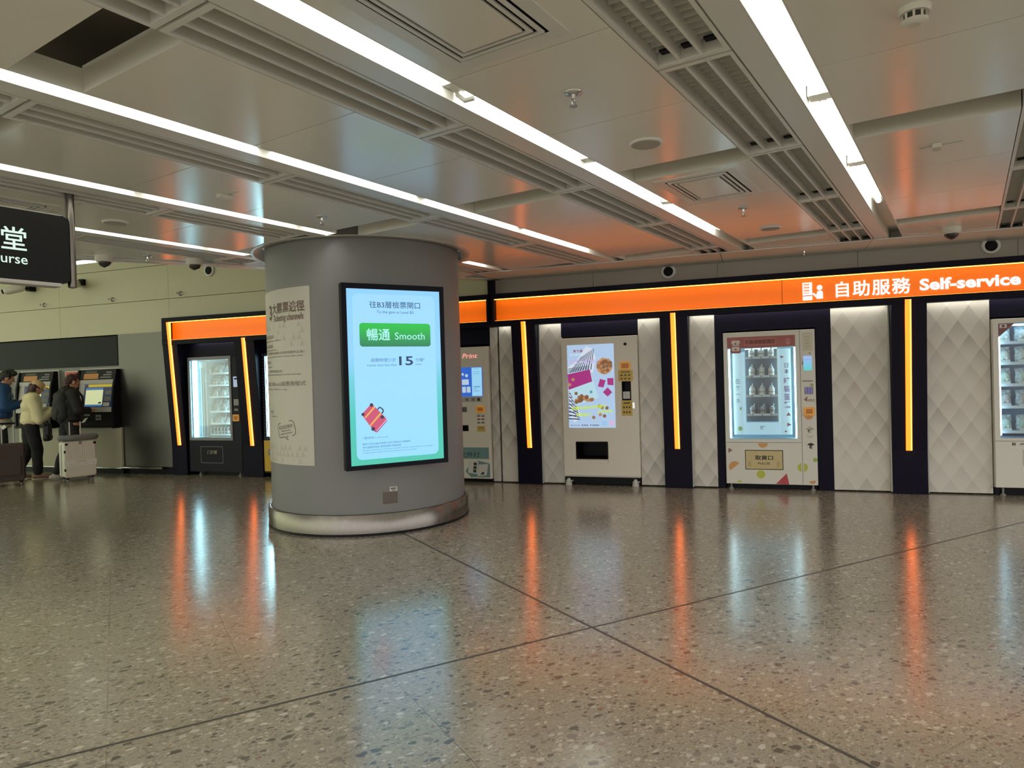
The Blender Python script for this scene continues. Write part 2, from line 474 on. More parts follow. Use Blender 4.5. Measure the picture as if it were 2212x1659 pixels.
# ------------------------------------------------------------------ room shell
fl = MB().add([(-14, -26, 0), (16, -26, 0), (16, 26, 0), (-14, 26, 0)], [(0, 1, 2, 3)]).add([(-14, -26, -0.2), (16, -26, -0.2), (16, 26, -0.2), (-14, 26, -0.2)], [(3, 2, 1, 0)])
floor = struct(fl.build('floor', M_floor)); floor.rotation_euler = (0, 0, math.radians(90) - TF)

EDGE_T = -8.04
def region(poly, ymax=8.25):
    p = clip(poly, 0, 1, ymax); p = clip(p, 0, -1, 1.6) if p else p; p = clip(p, 1, 0, 5.6) if p else p
    return clip(p, -NV[0], -NV[1], -EDGE_T) if p else p
BAY = 1.365
G0 = -1.105
ceil = MB(); strips = MB(); void = MB()
def rect_cd(c0, c1, d0, d1): return [tuple(cd(c0, d0)), tuple(cd(c0, d1)), tuple(cd(c1, d1)), tuple(cd(c1, d0))]
rows = []
for n in range(-3, 4):
    a = 1.53 + 2.914 * n
    rows += [(a, a + 0.882), (a + 0.888, a + 1.752), (a + 1.758, a + 2.62)]
for k in range(-7, 5):
    g = G0 + BAY * k
    for c0, c1 in rows:
        p = region(rect_cd(c0, c1, g + 0.582, g + 1.36))
        if p and len(p) > 2: ceil.prism(p, ZC, ZC + 0.12)
    p = region(rect_cd(-8, 9.5, g + 0.328, g + 0.447))
    if p and len(p) > 2: strips.prism(p, ZC, ZC + 0.10)
void.prism(region(rect_cd(-9, 12, -14, 8), 8.6), ZC + 0.42, ZC + 0.5)
def hole(o, r):
    cut = MB().lathe([(r, ZC - 0.3), (r, ZC + 0.8)], (COLC[0], COLC[1], 0), 64, smooth=False).build('cutter', None)
    b = o.modifiers.new('hole', 'BOOLEAN'); b.object = cut; b.operation = 'DIFFERENCE'; b.solver = 'EXACT'
    bpy.context.view_layer.update()
    me = bpy.data.meshes.new_from_object(o.evaluated_get(bpy.context.evaluated_depsgraph_get()))
    o.modifiers.clear(); o.data = me; bpy.data.objects.remove(cut)
for mb, nm, m in ((ceil, 'ceiling', M_ceil), (strips, 'trim_1', M_ceil2), (void, 'ceiling_slab', M_plenum)):
    o = struct(mb.build(nm, m)); hole(o, 1.05)
# soffit border along the front wall and along the open left edge, ring round the column
bord = MB()
x = -3.27
for w in (1.45, 1.46, 1.5, 1.5, 1.5, 1.5):
    bord.prism([(x + 0.003, 7.93), (x + w - 0.003, 7.93), (x + w - 0.003, 8.62), (x + 0.003, 8.62)], ZC - 0.012, ZC - 0.002); x += w
struct(bord.build('trim_2', M_ceil2))
e = MB(); s0 = -8.0
while s0 < 4.2:
    p = [tuple(sn(a, t)) for a, t in ((s0 + 0.003, -8.14), (s0 + 1.497, -8.14), (s0 + 1.497, -7.98), (s0 + 0.003, -7.98))]
    p = clip(p, 0, 1, 8.6)
    if p: e.prism(p, ZC - 0.012, ZC - 0.002)
    p = [tuple(sn(a, t)) for a, t in ((s0, -8.14), (s0 + 1.5, -8.14), (s0 + 1.5, -8.10), (s0, -8.10))]
    p = clip(p, 0, 1, 8.6)
    if p: e.prism(p, ZC - 0.002, ZC + 1.9)
    s0 += 1.5
struct(e.build('trim_3', M_ceil2))
struct(MB().lathe([(1.115, ZC - 0.006), (1.115, ZC - 0.001), (1.045, ZC - 0.001), (1.045, ZC - 0.006), (1.115, ZC - 0.006)], (COLC[0], COLC[1], 0), 72, caps=False).build('trim_4', mat('ring_white', (214, 212, 206), 0.35)))
hc = clip([(-26, -12), (10, -12), (10, 8.62), (-26, 8.62)], NV[0], NV[1], -8.14)
struct(MB().prism(hc, 4.7, 4.8).build('ceiling_hall', M_ceil2))

# column
colm = struct(MB().lathe([(RC, 0.0), (RC, 0.6), (RC, 1.4), (RC, 2.2), (RC, ZC + 0.3)], (COLC[0], COLC[1], 0), 96).build('column', M_col))
ring = MB().lathe([(RG, 0.022), (RG, 0.188), (RG - .008, 0.196), (RC + .001, 0.196), (RC + .001, 0.022), (RG, 0.022)], (COLC[0], COLC[1], 0), 96, caps=False)
struct(ring.build('baseboard_column', M_steel))
struct(MB().lathe([(RG + .003, 0.0), (RG + .003, 0.022), (RC + .001, 0.022), (RC + .001, 0.0), (RG + .003, 0.0)], (COLC[0], COLC[1], 0), 96, caps=False).build('baseboard_shadow_gap', M_black))

# front wall above the portals and the tall wall on the left
up = MB(); x = -3.3
for w in (1.35, 1.52, 1.52, 1.52, 1.52, 1.2):
    up.box(x + 0.002, x + w - 0.002, 8.65, 8.75, 2.2, ZC + 0.4); x += w
struct(up.build('wall_front', M_upper))
lw = MB()
for z0, z1 in ((2.315, 2.835), (2.843, 3.386), (3.394, 4.8)):
    x = -26.0
    off = 0.0
    while x < -3.3:
        w = 2.44
        x1 = min(x + w, -3.3)
        if z0 < 2.4: lw.box(x + 0.002, x1 - 0.002, 8.63, 8.73, z0, z1)
        else: lw.box(x + 0.002, x1 - 0.002, 8.63, 8.73, z0, z1)
        x += w
struct(lw.build('wall_left', M_beige))
struct(B(-26, 10, 8.76, 8.9, 2.1, 4.8).build('light_seal_core', M_void))  # unseen filling behind the cladding, added to seal out world light
struct(B(-26, 10, 9.75, 9.85, 0, 2.2).build('light_seal_rear', M_void))  # unseen dark backing, added to stop light leaking through the gaps
struct(B(-26, 10, 8.9, 9.75, 2.1, 2.2).build('light_seal_top', M_void))  # unseen lid over the cavity, added against light leaks
struct(B(-3.365, -3.285, 8.56, 8.66, 2.515, ZC + 0.1).build('trim_5', M_navy))

# ------------------------------------------------------------------ ceiling grilles
DIV0, DIVL = 2.89, 1.4633
def grille_parts(L, root):
    """local x along C, y along D (0..0.32)"""
    w = 0.32; f = MB()
    f.box(0.008, L - 0.008, 0.0, 0.018, 0, 0.10).box(0.008, L - 0.008, w - 0.018, w, 0, 0.10)
    f.box(0.008, 0.036, 0.018, w - 0.018, 0, 0.10).box(L - 0.036, L - 0.008, 0.018, w - 0.018, 0, 0.10)
    fr = f.build('frame', M_ceil2, root)
    bl = [B(0.036, L - 0.036, y, y + 0.012, 0.002, 0.09).build('blade', M_ceil2, root) for y in (0.107, 0.201)]
    lv = MB(); x = 0.07
    while x < L - 0.06:
        vs = [(x + 0.026, y, 0.05) for y in (0.019, w - 0.019)] + [(x, y, 0.098) for y in (0.019, w - 0.019)]
        vs += [(v[0] + 0.004, v[1], v[2]) for v in vs]
        lv.add(vs, [(0, 1, 3, 2), (4, 6, 7, 5), (0, 4, 5, 1), (2, 3, 7, 6), (0, 2, 6, 4), (1, 5, 7, 3)])
        x += 0.052
    lo = lv.build('louver', M_louver, root)
    ba = B(0.01, L - 0.01, 0.002, w - 0.002, 0.102, 0.115).build('backing', M_grey, root)
    ck = [B(L - 0.085, L - 0.045, y, y + 0.045, 0.042, 0.049).build('clip', M_black, root) for y in (0.045, 0.14, 0.235)]
    return [(p, []) for p in [fr] + bl + [lo, ba] + ck]
ROWNAME = {1: 'rightmost', 0: 'second from right', -1: 'third from right', -2: 'fourth from right', -3: 'fifth from right', -4: 'sixth from right', -5: 'seventh from right', 2: 'outermost right'}
def col_span(d):
    """C interval of the column hole at offset d"""
    h = COLC.dot(CV), COLC.dot(DV); q = 1.10 ** 2 - (d - h[1]) ** 2
    return None if q <= 0 else (h[0] - math.sqrt(q), h[0] + math.sqrt(q))
def left_edge(d, side):
    # C range allowed by the open left edge: t = N.(cC + dD) >= EDGE_T
    a, b = NV.dot(CV), NV.dot(DV)                # a*c + b*d >= EDGE_T
    return (EDGE_T + 0.05 - b * d) / a
proto = None
PROTO_CH = None
for k in range(-5, 3):
    g = G0 + BAY * k
    dmid = g + 0.16
    cmin = -4.0
    spans = []
    a = NV.dot(CV)
    lims = [left_edge(g, 0), left_edge(g + 0.32, 0)]
    cmax = (8.18 - max(DV[1] * g, DV[1] * (g + 0.32))) / CV[1]
    if a < 0: cmax = min(cmax, min(lims))
    else: cmin = max(cmin, max(lims))
    cs = [s for s in (col_span(g), col_span(g + 0.16), col_span(g + 0.32)) if s]
    segs = []
    n = -5
    while DIV0 + DIVL * n < cmax:
        c0, c1 = max(DIV0 + DIVL * n, cmin), min(DIV0 + DIVL * (n + 1), cmax)
        if c1 - c0 > 0.12: segs.append((c0, c1))
        n += 1
    if cs:
        lo, hi = min(s[0] for s in cs), max(s[1] for s in cs); ns = []
        for c0, c1 in segs:
            if c1 <= lo or c0 >= hi: ns.append((c0, c1)); continue
            if lo - c0 > 0.12: ns.append((c0, lo))
            if c1 - hi > 0.12: ns.append((hi, c1))
        segs = ns
    # count the ones that show, from the far wall back
    segs.sort(key=lambda s: -s[1])
    for i, (c0, c1) in enumerate(segs):
        if c1 < 0.2: continue
        p = cd(c0, g)
        full = abs((c1 - c0) - DIVL) < 1e-3
        lab = 'grey three-slot ceiling grille, %s from the far wall in the row %s' % (ORD[i], ROWNAME[k])
        if full and proto is not None:
            o = copy_tree(proto, PROTO_CH); o['label'] = lab
        else:
            o = thing('ceiling_grille', lab, 'ceiling grille', group='three-slot ceiling grilles')
            ch = grille_parts(c1 - c0, o)
            if full: proto, PROTO_CH = o, ch
        # local x = C, local y = -D  -> place from the right-hand side
        q = cd(c0, g + 0.32)
        o.location = (q[0], q[1], ZC); o.rotation_euler = (0, 0, math.radians(90) - TC)
# ------------------------------------------------------------------ fluorescent light troughs
TRN = {2: 'outermost right', 1: 'far right', 0: 'rightmost', -1: 'second from right', -2: 'third from right', -3: 'fourth from right', -4: 'fifth from right', -5: 'sixth from right'}
for k in range(-5, 3):
    g = G0 + BAY * k
    d0, d1 = g + 0.448, g + 0.581
    cmin, cmax = -4.0, (8.18 - DV[1] * d0) / CV[1]
    a = NV.dot(CV); lim = [left_edge(d0, 0), left_edge(d1, 0)]
    if a < 0: cmax = min(cmax, min(lim))
    else: cmin = max(cmin, max(lim))
    cs = [s for s in (col_span(d0), col_span((d0 + d1) / 2), col_span(d1)) if s]
    runs = [(cmin, cmax)]
    if cs:
        lo, hi = min(s[0] for s in cs), max(s[1] for s in cs)
        runs = [r for r in ((cmin, min(lo, cmax)), (hi, cmax)) if r[1] - r[0] > 0.2]
    for ri, (ca, cb) in enumerate(runs):
        if cb < 0.3: continue
        q = cd(ca, d1)
        t = thing('light_trough', 'long white fluorescent light trough, %s of the ceiling rows%s' % (TRN[k], '' if ri == 0 else ', piece behind the column'), 'ceiling light',
                  (q[0], q[1], ZC), math.radians(90) - TC, 'fluorescent light troughs')
        L = cb - ca; W = d1 - d0
        hs = MB().box(0, L, 0.0, 0.006, 0.0, 0.11).box(0, L, W - 0.006, W, 0.0, 0.11).box(0, L, 0.006, W - 0.006, 0.10, 0.11).box(0, 0.006, 0.006, W - 0.006, 0, 0.10).box(L - 0.006, L, 0.006, W - 0.006, 0, 0.10)
        hs.build('housing', M_trough, t)
        off = 2.40 if k >= 0 else 2.57
        end = 6.52 if k >= 0 else 6.69
        n = -5
        while off + 1.372 * n < cb:
            b0, b1 = off + 1.372 * n, off + 1.372 * (n + 1)
            c0, c1 = max(b0 + 0.06, ca + 0.02), min(b1 - 0.06, cb - 0.02)
            n += 1
            if c1 - c0 < 0.15 or c1 > end + 0.02: continue
            MB().tube([(c0 - ca, W / 2, 0.062), (c1 - ca, W / 2, 0.062)], 0.021, 10).build('lamp_tube', M_tube, t)
            bk = MB().box(c0 - ca - 0.11, c0 - ca - 0.012, 0.012, W - 0.012, 0.045, 0.10).box(c0 - ca - 0.012, c0 - ca + .004, W / 2 - .018, W / 2 + .018, 0.045, 0.09)
            if k == -1 and abs(b0 - off) < 0.01:
                bk.tube([(c0 - ca - 0.01, W * 0.9, 0.10), (c0 - ca - 0.012, W * 0.8, 0.03), (c0 - ca - 0.01, W * 0.5, -0.004), (c0 - ca + 0.0, W * 0.15, 0.0)], 0.012, 8)
            bk.build('lamp_holder', M_trough if k >= 0 else M_lgrey, t)

# ------------------------------------------------------------------ portals on the front wall
def lean(z): return 8.58 if z <= 0.48 else 8.58 - 0.125 * (z - 0.48) / (2.1 - 0.48)
trim_n = [6]
def pilaster(x0, x1):
    prof = [(8.58, 0), (8.58, 0.478), (lean(2.1), 2.1), (8.9, 2.1), (8.9, 0)]
    o = struct(MB().side(prof, x0, x1).build('trim_%d' % trim_n[0], M_navy, bevel=0.006)); trim_n[0] += 1
    return o
PIL = [(-8.9, -8.6), (-7.5, -7.12), (-3.015, -2.685), (-1.105, -0.778), (1.382, 1.722), (3.88, 4.22)]
for a, b in PIL: pilaster(a, b)
M_strip = emis('orange_strip_light', [1.0, 0.135, 0.008], 4.0)
M_strip2 = emis('orange_strip_edge', [1.0, 0.26, 0.06], 4.2)
STRN = ['at the left end of the left portal', 'right of the black snack machine', 'left of the cookie screen machine', 'left of the canned cake machine', 'under the lettering of the big sign', 'at the far right end']
for i, (x, zt) in enumerate(((-8.735, 2.435), (-7.305, 2.125), (-2.84, 2.125), (-0.945, 2.125), (1.542, 2.125))):
    t = thing('strip_light', 'glowing orange vertical strip light %s' % STRN[i], 'strip light', (x, 8.58, 0), group='orange strip lights')
    w = 0.029
    def yy(z, d): return lean(z) - 8.58 - d
    yf = 8.449 - 8.58
    def prof(d): return [(yy(.48, d), .48), (yy(.48, -.01), .48), (yy(2.072, -.01), 2.072), (yf, 2.076), (yf, zt), (min(yy(zt, d), yf - .006), zt), (yy(2.1, d), 2.1)]
    MB().side(prof(.016), -w, w * 0.55).build('diffuser', M_strip, t)
    MB().side(prof(.018), w * 0.55, w).build('bright_edge', M_strip2, t)

M_or = mat('orange_acrylic', (240, 128, 30), 0.4, 0, 0.4, [0.88, 0.14, 0.004], 0.38)
M_led = emis('warm_led', [1.0, 0.48, 0.07], 7.0)
M_led2 = emis('warm_led_low', [1.0, 0.40, 0.05], 4.5)
M_letter = emis('white_letters', [1.0, 0.93, 0.95], 1.15)
def fascia(label, x0, x1, ends):
    t = thing('portal_sign', label, 'illuminated sign', (x0, 8.45, 2.08), group=None)
    L = x1 - x0
    f = MB().box(0, L, 0, 0.10, 0, 0.075).box(0, L, 0, 0.19, 0.362, 0.43)
    f.box(0, ends[0], 0, 0.19, 0.075, 0.362).box(L - ends[1], L, 0, 0.19, 0.075, 0.362)
    f.build('frame', M_navy, t, 0.004)
    B(ends[0], L - ends[1], 0.10, 0.115, 0.075, 0.362).build('orange_panel', M_or, t)
    B(ends[0] + .004, L - ends[1] - .004, 0.030, 0.050, 0.3555, 0.3615).build('upper_led', M_led, t)
    B(ends[0] + .004, L - ends[1] - .004, 0.030, 0.050, 0.0755, 0.079).build('lower_led', M_led2, t)
    return t
left_sign = fascia('orange backlit portal band without lettering behind the column', -8.9, -3.32, (0.12, 0.03))
main_sign = fascia('orange backlit portal band reading Self-service above the white machines', -3.275, 4.4, (0.03, 0.03))
for xs in (0.285, 2.75): B(xs + 3.275 - 0.002, xs + 3.275 + 0.002, 0.097, 0.1005, 0.077, 0.36).build('panel_joint', M_black, main_sign)
def fx(x): return x * 1.0118 + 3.275
def fz(z): return 1.4 + (z - 1.4) * 1.0118 - 2.08
text(main_sign, 'lettering', '自助服務', fx(0.836), fz(2.19), fx(1.562) - fx(0.836), 0.17, 0.086, M_letter, spacing=1.12, fat=.0065)
text(main_sign, 'lettering', 'Self-service', fx(1.653), fz(2.209), fx(2.565) - fx(1.653), 0.128, 0.086, M_letter, bold=0.036)
ic = MB()
x0, z0 = fx(0.497), fz(2.18)
ic.plate([(x0, z0), (x0 + .10, z0), (x0 + .10, z0 + .045), (x0, z0 + .045)], 0.084, 0.096)
ic.plate([(x0, z0 + .055), (x0 + .10, z0 + .055), (x0 + .10, z0 + .075), (x0, z0 + .075)], 0.084, 0.096)
ic.box(x0, x0 + 0.013, 0.084, 0.096, z0 + .075, z0 + .2).box(x0 + .072, x0 + .10, 0.084, 0.096, z0 + .075, z0 + .2).box(x0 + .013, x0 + .072, 0.084, 0.096, z0 + .185, z0 + .2)
for j in range(3):
    for q in range(4): ic.box(x0 + .018 + q * .014, x0 + .028 + q * .014, 0.084, 0.096, z0 + .082 + j * .034, z0 + .104 + j * .034)
ic.plate(disc(x0 + .178, z0 + .135, .029), 0.084, 0.096)
ic.plate([(x0 + .145, z0 + .01), (x0 + .21, z0 + .01), (x0 + .21, z0 + .08), (x0 + .2, z0 + .098), (x0 + .16, z0 + .098), (x0 + .148, z0 + .08), (x0 + .146, z0 + .052), (x0 + .112, z0 + .082), (x0 + .102, z0 + .068), (x0 + .145, z0 + .02)], 0.084, 0.096)
ic.build('pictogram', M_letter, main_sign)
MB().plate([(x0 + .015, z0 + .05), (x0 + .085, z0 + .05), (x0 + .085, z0 + .054), (x0 + .015, z0 + .054)], 0.0825, 0.0838).build('pictogram_slot', M_black, main_sign)

# wall panels between the pilasters
def wpanel(x0, x1, y=8.66, m=None, z0=0.015, z1=2.09):
    return struct(B(x0, x1, y, y + 0.05, z0, z1).build('wall_panel', m or M_dia, bevel=0.003))
for a, b in ((-3.392, -3.288), (-3.262, -3.022), (-2.68, -2.397), (-1.402, -1.108), (-0.77, -0.482), (0.795, 1.378), (1.726, 2.343)): wpanel(a, b)
# thin edge posts, light-grey reveals
rv = MB()
for x in (-2.683, -0.775, 1.724): rv.box(x - 0.001, x + 0.012, 8.60, 8.66, 0.015, 2.085)
for x in (1.378,): rv.box(x - 0.012, x + 0.001, 8.60, 8.66, 0.015, 2.085)
struct(rv.build('trim_20', M_lgrey))
# navy headers over the machines, navy cheeks beside the cake machine, black toe space
hd = MB()
for a, b, z in ((-8.6, -7.5, 2.09), (-7.12, -6.0, 1.9), (-4.5, -3.392, 1.87), (-2.397, -1.402, 1.91), (-0.482, 0.795, 1.885), (2.345, 3.88, 1.9)):
    if z < 2.09: hd.box(a, b, 8.66, 8.70, z, 2.1)
hd.box(-0.482, -0.392, 8.66, 8.70, 0.0, 1.885).box(0.632, 0.795, 8.66, 8.70, 0.0, 1.885)
hd.box(-6.0, -4.5, 8.62, 8.70, 0, 2.1).box(3.42, 3.88, 8.66, 8.7, 0, 1.9)
struct(hd.build('wall_panel_navy', M_navy))
struct(B(-9.0, 4.3, 8.57, 8.76, 2.115, 2.125).build('soffit_portal', M_navy))
# concealed downlights under the portal edge: small white LED bars that wash the top of the panels
def washer(x0, x1, name):
    t = thing('recessed_led_bar', name, 'recessed light', ((x0 + x1) / 2, 8.61, 2.108), group='recessed light bars under the portals')
    h = (x1 - x0) / 2
    B(-h, h, -0.012, 0.012, 0.0, 0.006).build('housing', M_grey, t)
    B(-h + .01, h - .01, -0.008, 0.008, -0.003, 0.0).build('diffuser', emis('led_bar_white', [1, 0.96, 0.86], 20.0), t)
for a, b, nm in ((-8.4, -7.6, 'slim white light bar over the black snack machine'), (-3.25, -3.05, 'slim white light bar over the patterned panel beside the print kiosk'), (-2.66, -1.12, 'slim white light bar over the cookie screen machine'),
                 (-0.75, 1.36, 'slim white light bar over the canned cake machine'), (1.74, 3.3, 'slim white light bar over the patterned panel at the right edge')): washer(a, b, nm)

# lower wall on the left: ticket kiosk zone
lo = MB()
lo.box(-16, -10.02, 8.60, 8.70, 1.80, 2.29)
struct(lo.build('wall_left_band', M_dark))
struct(B(-9.985, -8.9, 8.585, 8.70, 0.125, 2.31).build('wall_left_steel', M_steel_dk))
struct(B(-16, -9.99, 8.62, 8.70, 0.0, 1.80).build('wall_left_lower', mat('greenish_grey_panel', (118, 118, 106), 0.4)))
struct(B(-10.0, -8.9, 8.63, 8.70, 0.0, 0.12).build('baseboard_left', M_black))
t = thing('bumper_rail', 'polished steel bumper rail along the foot of the steel wall', 'bumper rail', (-9.5, 8.56, 0.105))
MB().tube([(-0.46, 0, 0), (0.42, 0, 0)], 0.024, 12).build('rail', M_chrome, t)
br = MB()
for x in (-0.35, 0.3): br.box(x - .015, x + .015, 0.015, 0.07, -.012, .012)
br.build('bracket', M_black, t)

# ------------------------------------------------------------------ vending machines
def shell(t, m, x0, x1, z0, z1, y1, holes, y0=0.0, name='cabinet', dm=None, bevel=0.004):
    """cabinet with a front that is pierced by rectangular holes (hx0,hx1,hz0,hz1)"""
    s = MB().box(x0, x0 + .02, y0 + .03, y1, z0, z1).box(x1 - .02, x1, y0 + .03, y1, z0, z1).box(x0 + .02, x1 - .02, y0 + .03, y1, z1 - .02, z1)
    s.box(x0 + .02, x1 - .02, y0 + .03, y1, z0, z0 + .02).box(x0 + .02, x1 - .02, y1 - .02, y1, z0 + .02, z1 - .02)
    s.build(name, m, t)
    xs = sorted({x0, x1} | {h[0] for h in holes} | {h[1] for h in holes}); zs = sorted({z0, z1} | {h[2] for h in holes} | {h[3] for h in holes})
    f = MB(); vid = {}
    def solid(i, j):
        if i < 0 or j < 0 or i >= len(xs) - 1 or j >= len(zs) - 1: return False
        cx, cz = (xs[i] + xs[i + 1]) / 2, (zs[j] + zs[j + 1]) / 2
        return not any(h[0] < cx < h[1] and h[2] < cz < h[3] for h in holes)
    def V(i, j, k):
        if (i, j, k) not in vid: vid[(i, j, k)] = len(f.v); f.v.append((xs[i], y0 if k == 0 else y0 + .03, zs[j]))
        return vid[(i, j, k)]
    for i in range(len(xs) - 1):
        for j in range(len(zs) - 1):
            if not solid(i, j): continue
            f.f.append((V(i, j, 0), V(i + 1, j, 0), V(i + 1, j + 1, 0), V(i, j + 1, 0)))
            f.f.append((V(i, j + 1, 1), V(i + 1, j + 1, 1), V(i + 1, j, 1), V(i, j, 1)))
            if not solid(i - 1, j): f.f.append((V(i, j, 0), V(i, j + 1, 0), V(i, j + 1, 1), V(i, j, 1)))
            if not solid(i + 1, j): f.f.append((V(i + 1, j, 1), V(i + 1, j + 1, 1), V(i + 1, j + 1, 0), V(i + 1, j, 0)))
            if not solid(i, j - 1): f.f.append((V(i, j, 1), V(i + 1, j, 1), V(i + 1, j, 0), V(i, j, 0)))
            if not solid(i, j + 1): f.f.append((V(i, j + 1, 0), V(i + 1, j + 1, 0), V(i + 1, j + 1, 1), V(i, j + 1, 1)))
    return f.build('front_panel', dm or m, t, bevel)
def liner(t, m, x0, x1, z0, z1, y0, y1, name='interior'):
    w = 0.008
    s = MB().box(x0 - w, x0, y0, y1, z0 - w, z1 + w).box(x1, x1 + w, y0, y1, z0 - w, z1 + w).box(x0, x1, y0, y1, z0 - w, z0).box(x0, x1, y0, y1, z1, z1 + w).box(x0, x1, y1 - w, y1, z0, z1)
    return s.build(name, m, t)
def feet(t, xs, z, m=M_grey, y=0.06):
    for x in xs: MB().lathe([(0.028, 0.0), (0.028, 0.012), (0.012, 0.02), (0.012, z)], (x, y, 0), 12).build('foot', m, t)
def poly_part(t, name, m, polys, y, th=0.0015):
    if name.endswith('_print') and 1 < len(polys) < 7: return [poly_part(t, name, m, [p], y, th) for p in polys][0]
    mb = MB()
    for p in polys: mb.plate(p, y - th, y)
    return mb.build(name, m, t)
M_ylw = mat('yellow_notice', (196, 166, 74), 0.45)
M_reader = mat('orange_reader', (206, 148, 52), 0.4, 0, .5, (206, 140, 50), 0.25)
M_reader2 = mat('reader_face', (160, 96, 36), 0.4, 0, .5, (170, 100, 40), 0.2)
M_ink = mat('dark_ink', (52, 48, 44), 0.6)
def reader(t, x0, x1, z0, z1, y):
    r = MB().plate(rrect(x0, x1, z0, z1, 0.012), y - .018, y).build('card_reader', M_reader, t, .003)
    MB().plate(rrect(x0 + .022, x1 - .022, z0 + .022, z1 - .022, .004), y - .0205, y - .0185).build('reader_face', M_reader2, r)
def notice(t, x0, x1, z0, z1, y, m=M_ylw, rows=3):
    o = B(x0, x1, y - .003, y, z0, z1).build('notice', m, t)
    k = MB(); w, h = x1 - x0, z1 - z0
    k.box(x0 + w * .2, x1 - w * .2, y - .0045, y - .0035, z1 - h * .2, z1 - h * .13)
    for j in range(rows - 1):
        zc = z1 - h * (.45 + .32 * j)
        for q in range(3): k.box(x0 + w * (.16 + .26 * q), x0 + w * (.30 + .26 * q), y - .0045, y - .0035, zc - h * .06, zc + h * .06)
    k.build('print', M_ink, o)

# -- cookie machine with a tall screen --------------------------------------------------
t1 = thing('vending_machine', 'off-white vending machine with a tall advertising screen showing a cookie bag', 'vending machine', (0, 8.6, 0), group=None)
shell(t1, M_offw, -2.385, -1.405, 0.115, 1.89, 0.85, [(-2.228, -1.808, 0.292, 0.56), (-1.612, -1.497, 1.08, 1.318)], bevel=0.006)
liner(t1, M_black, -2.215, -1.822, 0.345, 0.548, 0.004, 0.35, 'delivery_bay')
MB().side([(0.001, 0.292), (0.03, 0.292), (0.03, 0.345), (0.024, 0.345)], -2.228, -1.808).build('delivery_sill', M_offw, t1)
B(-2.385, -1.405, -0.008, 0.0, 0.112, 0.13).build('kick_strip', M_lgrey, t1)
B(-2.375, -1.415, 0.05, 0.8, 0.014, 0.114).build('plinth', M_black, t1)
for x in (-2.33, -1.47):
    MB().lathe([(0.04, 0.0), (0.045, 0.02), (0.03, 0.05), (0.02, 0.09)], (x, 0.0, 0), 12).box(x - .035, x + .05, -0.02, 0.05, 0.05, 0.062).build('foot', M_lgrey, t1)
scr = B(-2.306, -1.701, -0.004, 0.0, 0.738, 1.799).build('screen', emis('cookie_screen', (170, 196, 226), 1.0), t1)
def s1(X, Y): return (-2.303 + (X - (98 + (Y - 121) * .031)) / 494 * .599, 1.797 - (Y - 121) / 888 * 1.057)
def px1(*pts): return [s1(*p) for p in pts]
# striped cloth
cl_ = px1((300, 140), (360, 150), (405, 250), (400, 400), (140, 440), (115, 590), (200, 800), (240, 900), (200, 950), (150, 960), (125, 850), (108, 440), (110, 380), (240, 250))
poly_part(scr, 'cloth_picture', emis('scr_cloth', (206, 216, 230), 1.0), [px1((300, 138), (365, 160), (408, 260), (380, 420), (110, 440), (104, 360), (230, 250)), px1((112, 590), (165, 640), (250, 880), (190, 955), (120, 890))], -.0045)
st = []
for i in range(9):
    a = i * 30
    st.append(px1((112 + a, 436 - a * .2), (122 + a, 436 - a * .2), (255 + a * .55, 250 - a * .35), (249 + a * .55, 250 - a * .35)))
for i in range(8): st.append(px1((118, 610 + i * 42), (118, 622 + i * 42), (205 + i * 5, 770 + i * 22), (205 + i * 5, 758 + i * 22)))
for i in range(7): st.append(px1((115, 640 + i * 40), (180 + i * 6, 632 + i * 40), (180 + i * 6, 638 + i * 40), (115, 648 + i * 40)))
for i in range(5): st.append(px1((110, 372 + i * 14), (330, 345 + i * 10), (330, 349 + i * 10), (110, 378 + i * 14)))
poly_part(scr, 'cloth_stripes', emis('scr_stripe', (44, 58, 88), 1.0), st, -.0062)
poly_part(scr, 'bag_picture', emis('scr_bag', (178, 212, 226), 1.0), [px1((108, 420), (345, 385), (440, 690), (190, 775), (128, 590))], -.0064)
poly_part(scr, 'bag_top_picture', emis('scr_magenta', (160, 40, 120), 1.0), [px1((106, 432), (345, 385), (372, 515), (118, 600)), px1((455, 490), (515, 508), (492, 582), (432, 570)), px1((530, 486), (596, 484), (598, 562), (536, 556)), px1((486, 632), (536, 582), (584, 636), (536, 680))], -.0078)
text(scr, 'lettering', 'ORIGINAL', *s1(150, 568), 0.2, 0.05, -.0092, emis('scr_pink', (236, 176, 214), 1), tilt=0.30)
M_ck = [emis('scr_cookie%d' % i, c, 1.0) for i, c in enumerate(((150, 108, 74), (176, 132, 92), (128, 88, 60)))]
poly_part(scr, 'bowl_picture', emis('scr_bowl', (196, 142, 92), 1.0), [disc(*s1(500, 356), .103)], -.0066)
cks = [[], [], []]
rr = random.Random(3)
for i in range(34):
    a, r = rr.random() * 6.28, 74 * math.sqrt(rr.random()); c = s1(500 + r * math.cos(a), 352 + r * math.sin(a)); cks[i % 3].append((c, .018 + .008 * rr.random()))
for i in range(26):
    u = rr.random(); X = 200 + 180 * u; Y = 735 - 25 * u - 70 * rr.random() * math.sin(math.pi * min(.95, u + .12)); cks[i % 3].append((s1(X, Y), .022 + .006 * rr.random()))
for X, Y in ((390, 900), (460, 870), (505, 885), (530, 800), (480, 795), (450, 780), (165, 490), (200, 640), (130, 545)): cks[(X // 10) % 3].append((s1(X, Y), .022))
for i in range(3): poly_part(scr, 'cookie_picture', M_ck[i], [disc(c[0], c[1], r, n=12) for c, r in cks[i]], -.009 - .0016 * i)
text(scr, 'lettering', '美珍香', *s1(165, 200), 0.125, 0.036, -.0075, emis('scr_red', (150, 26, 46), 1), spacing=1.3, bold=.02)
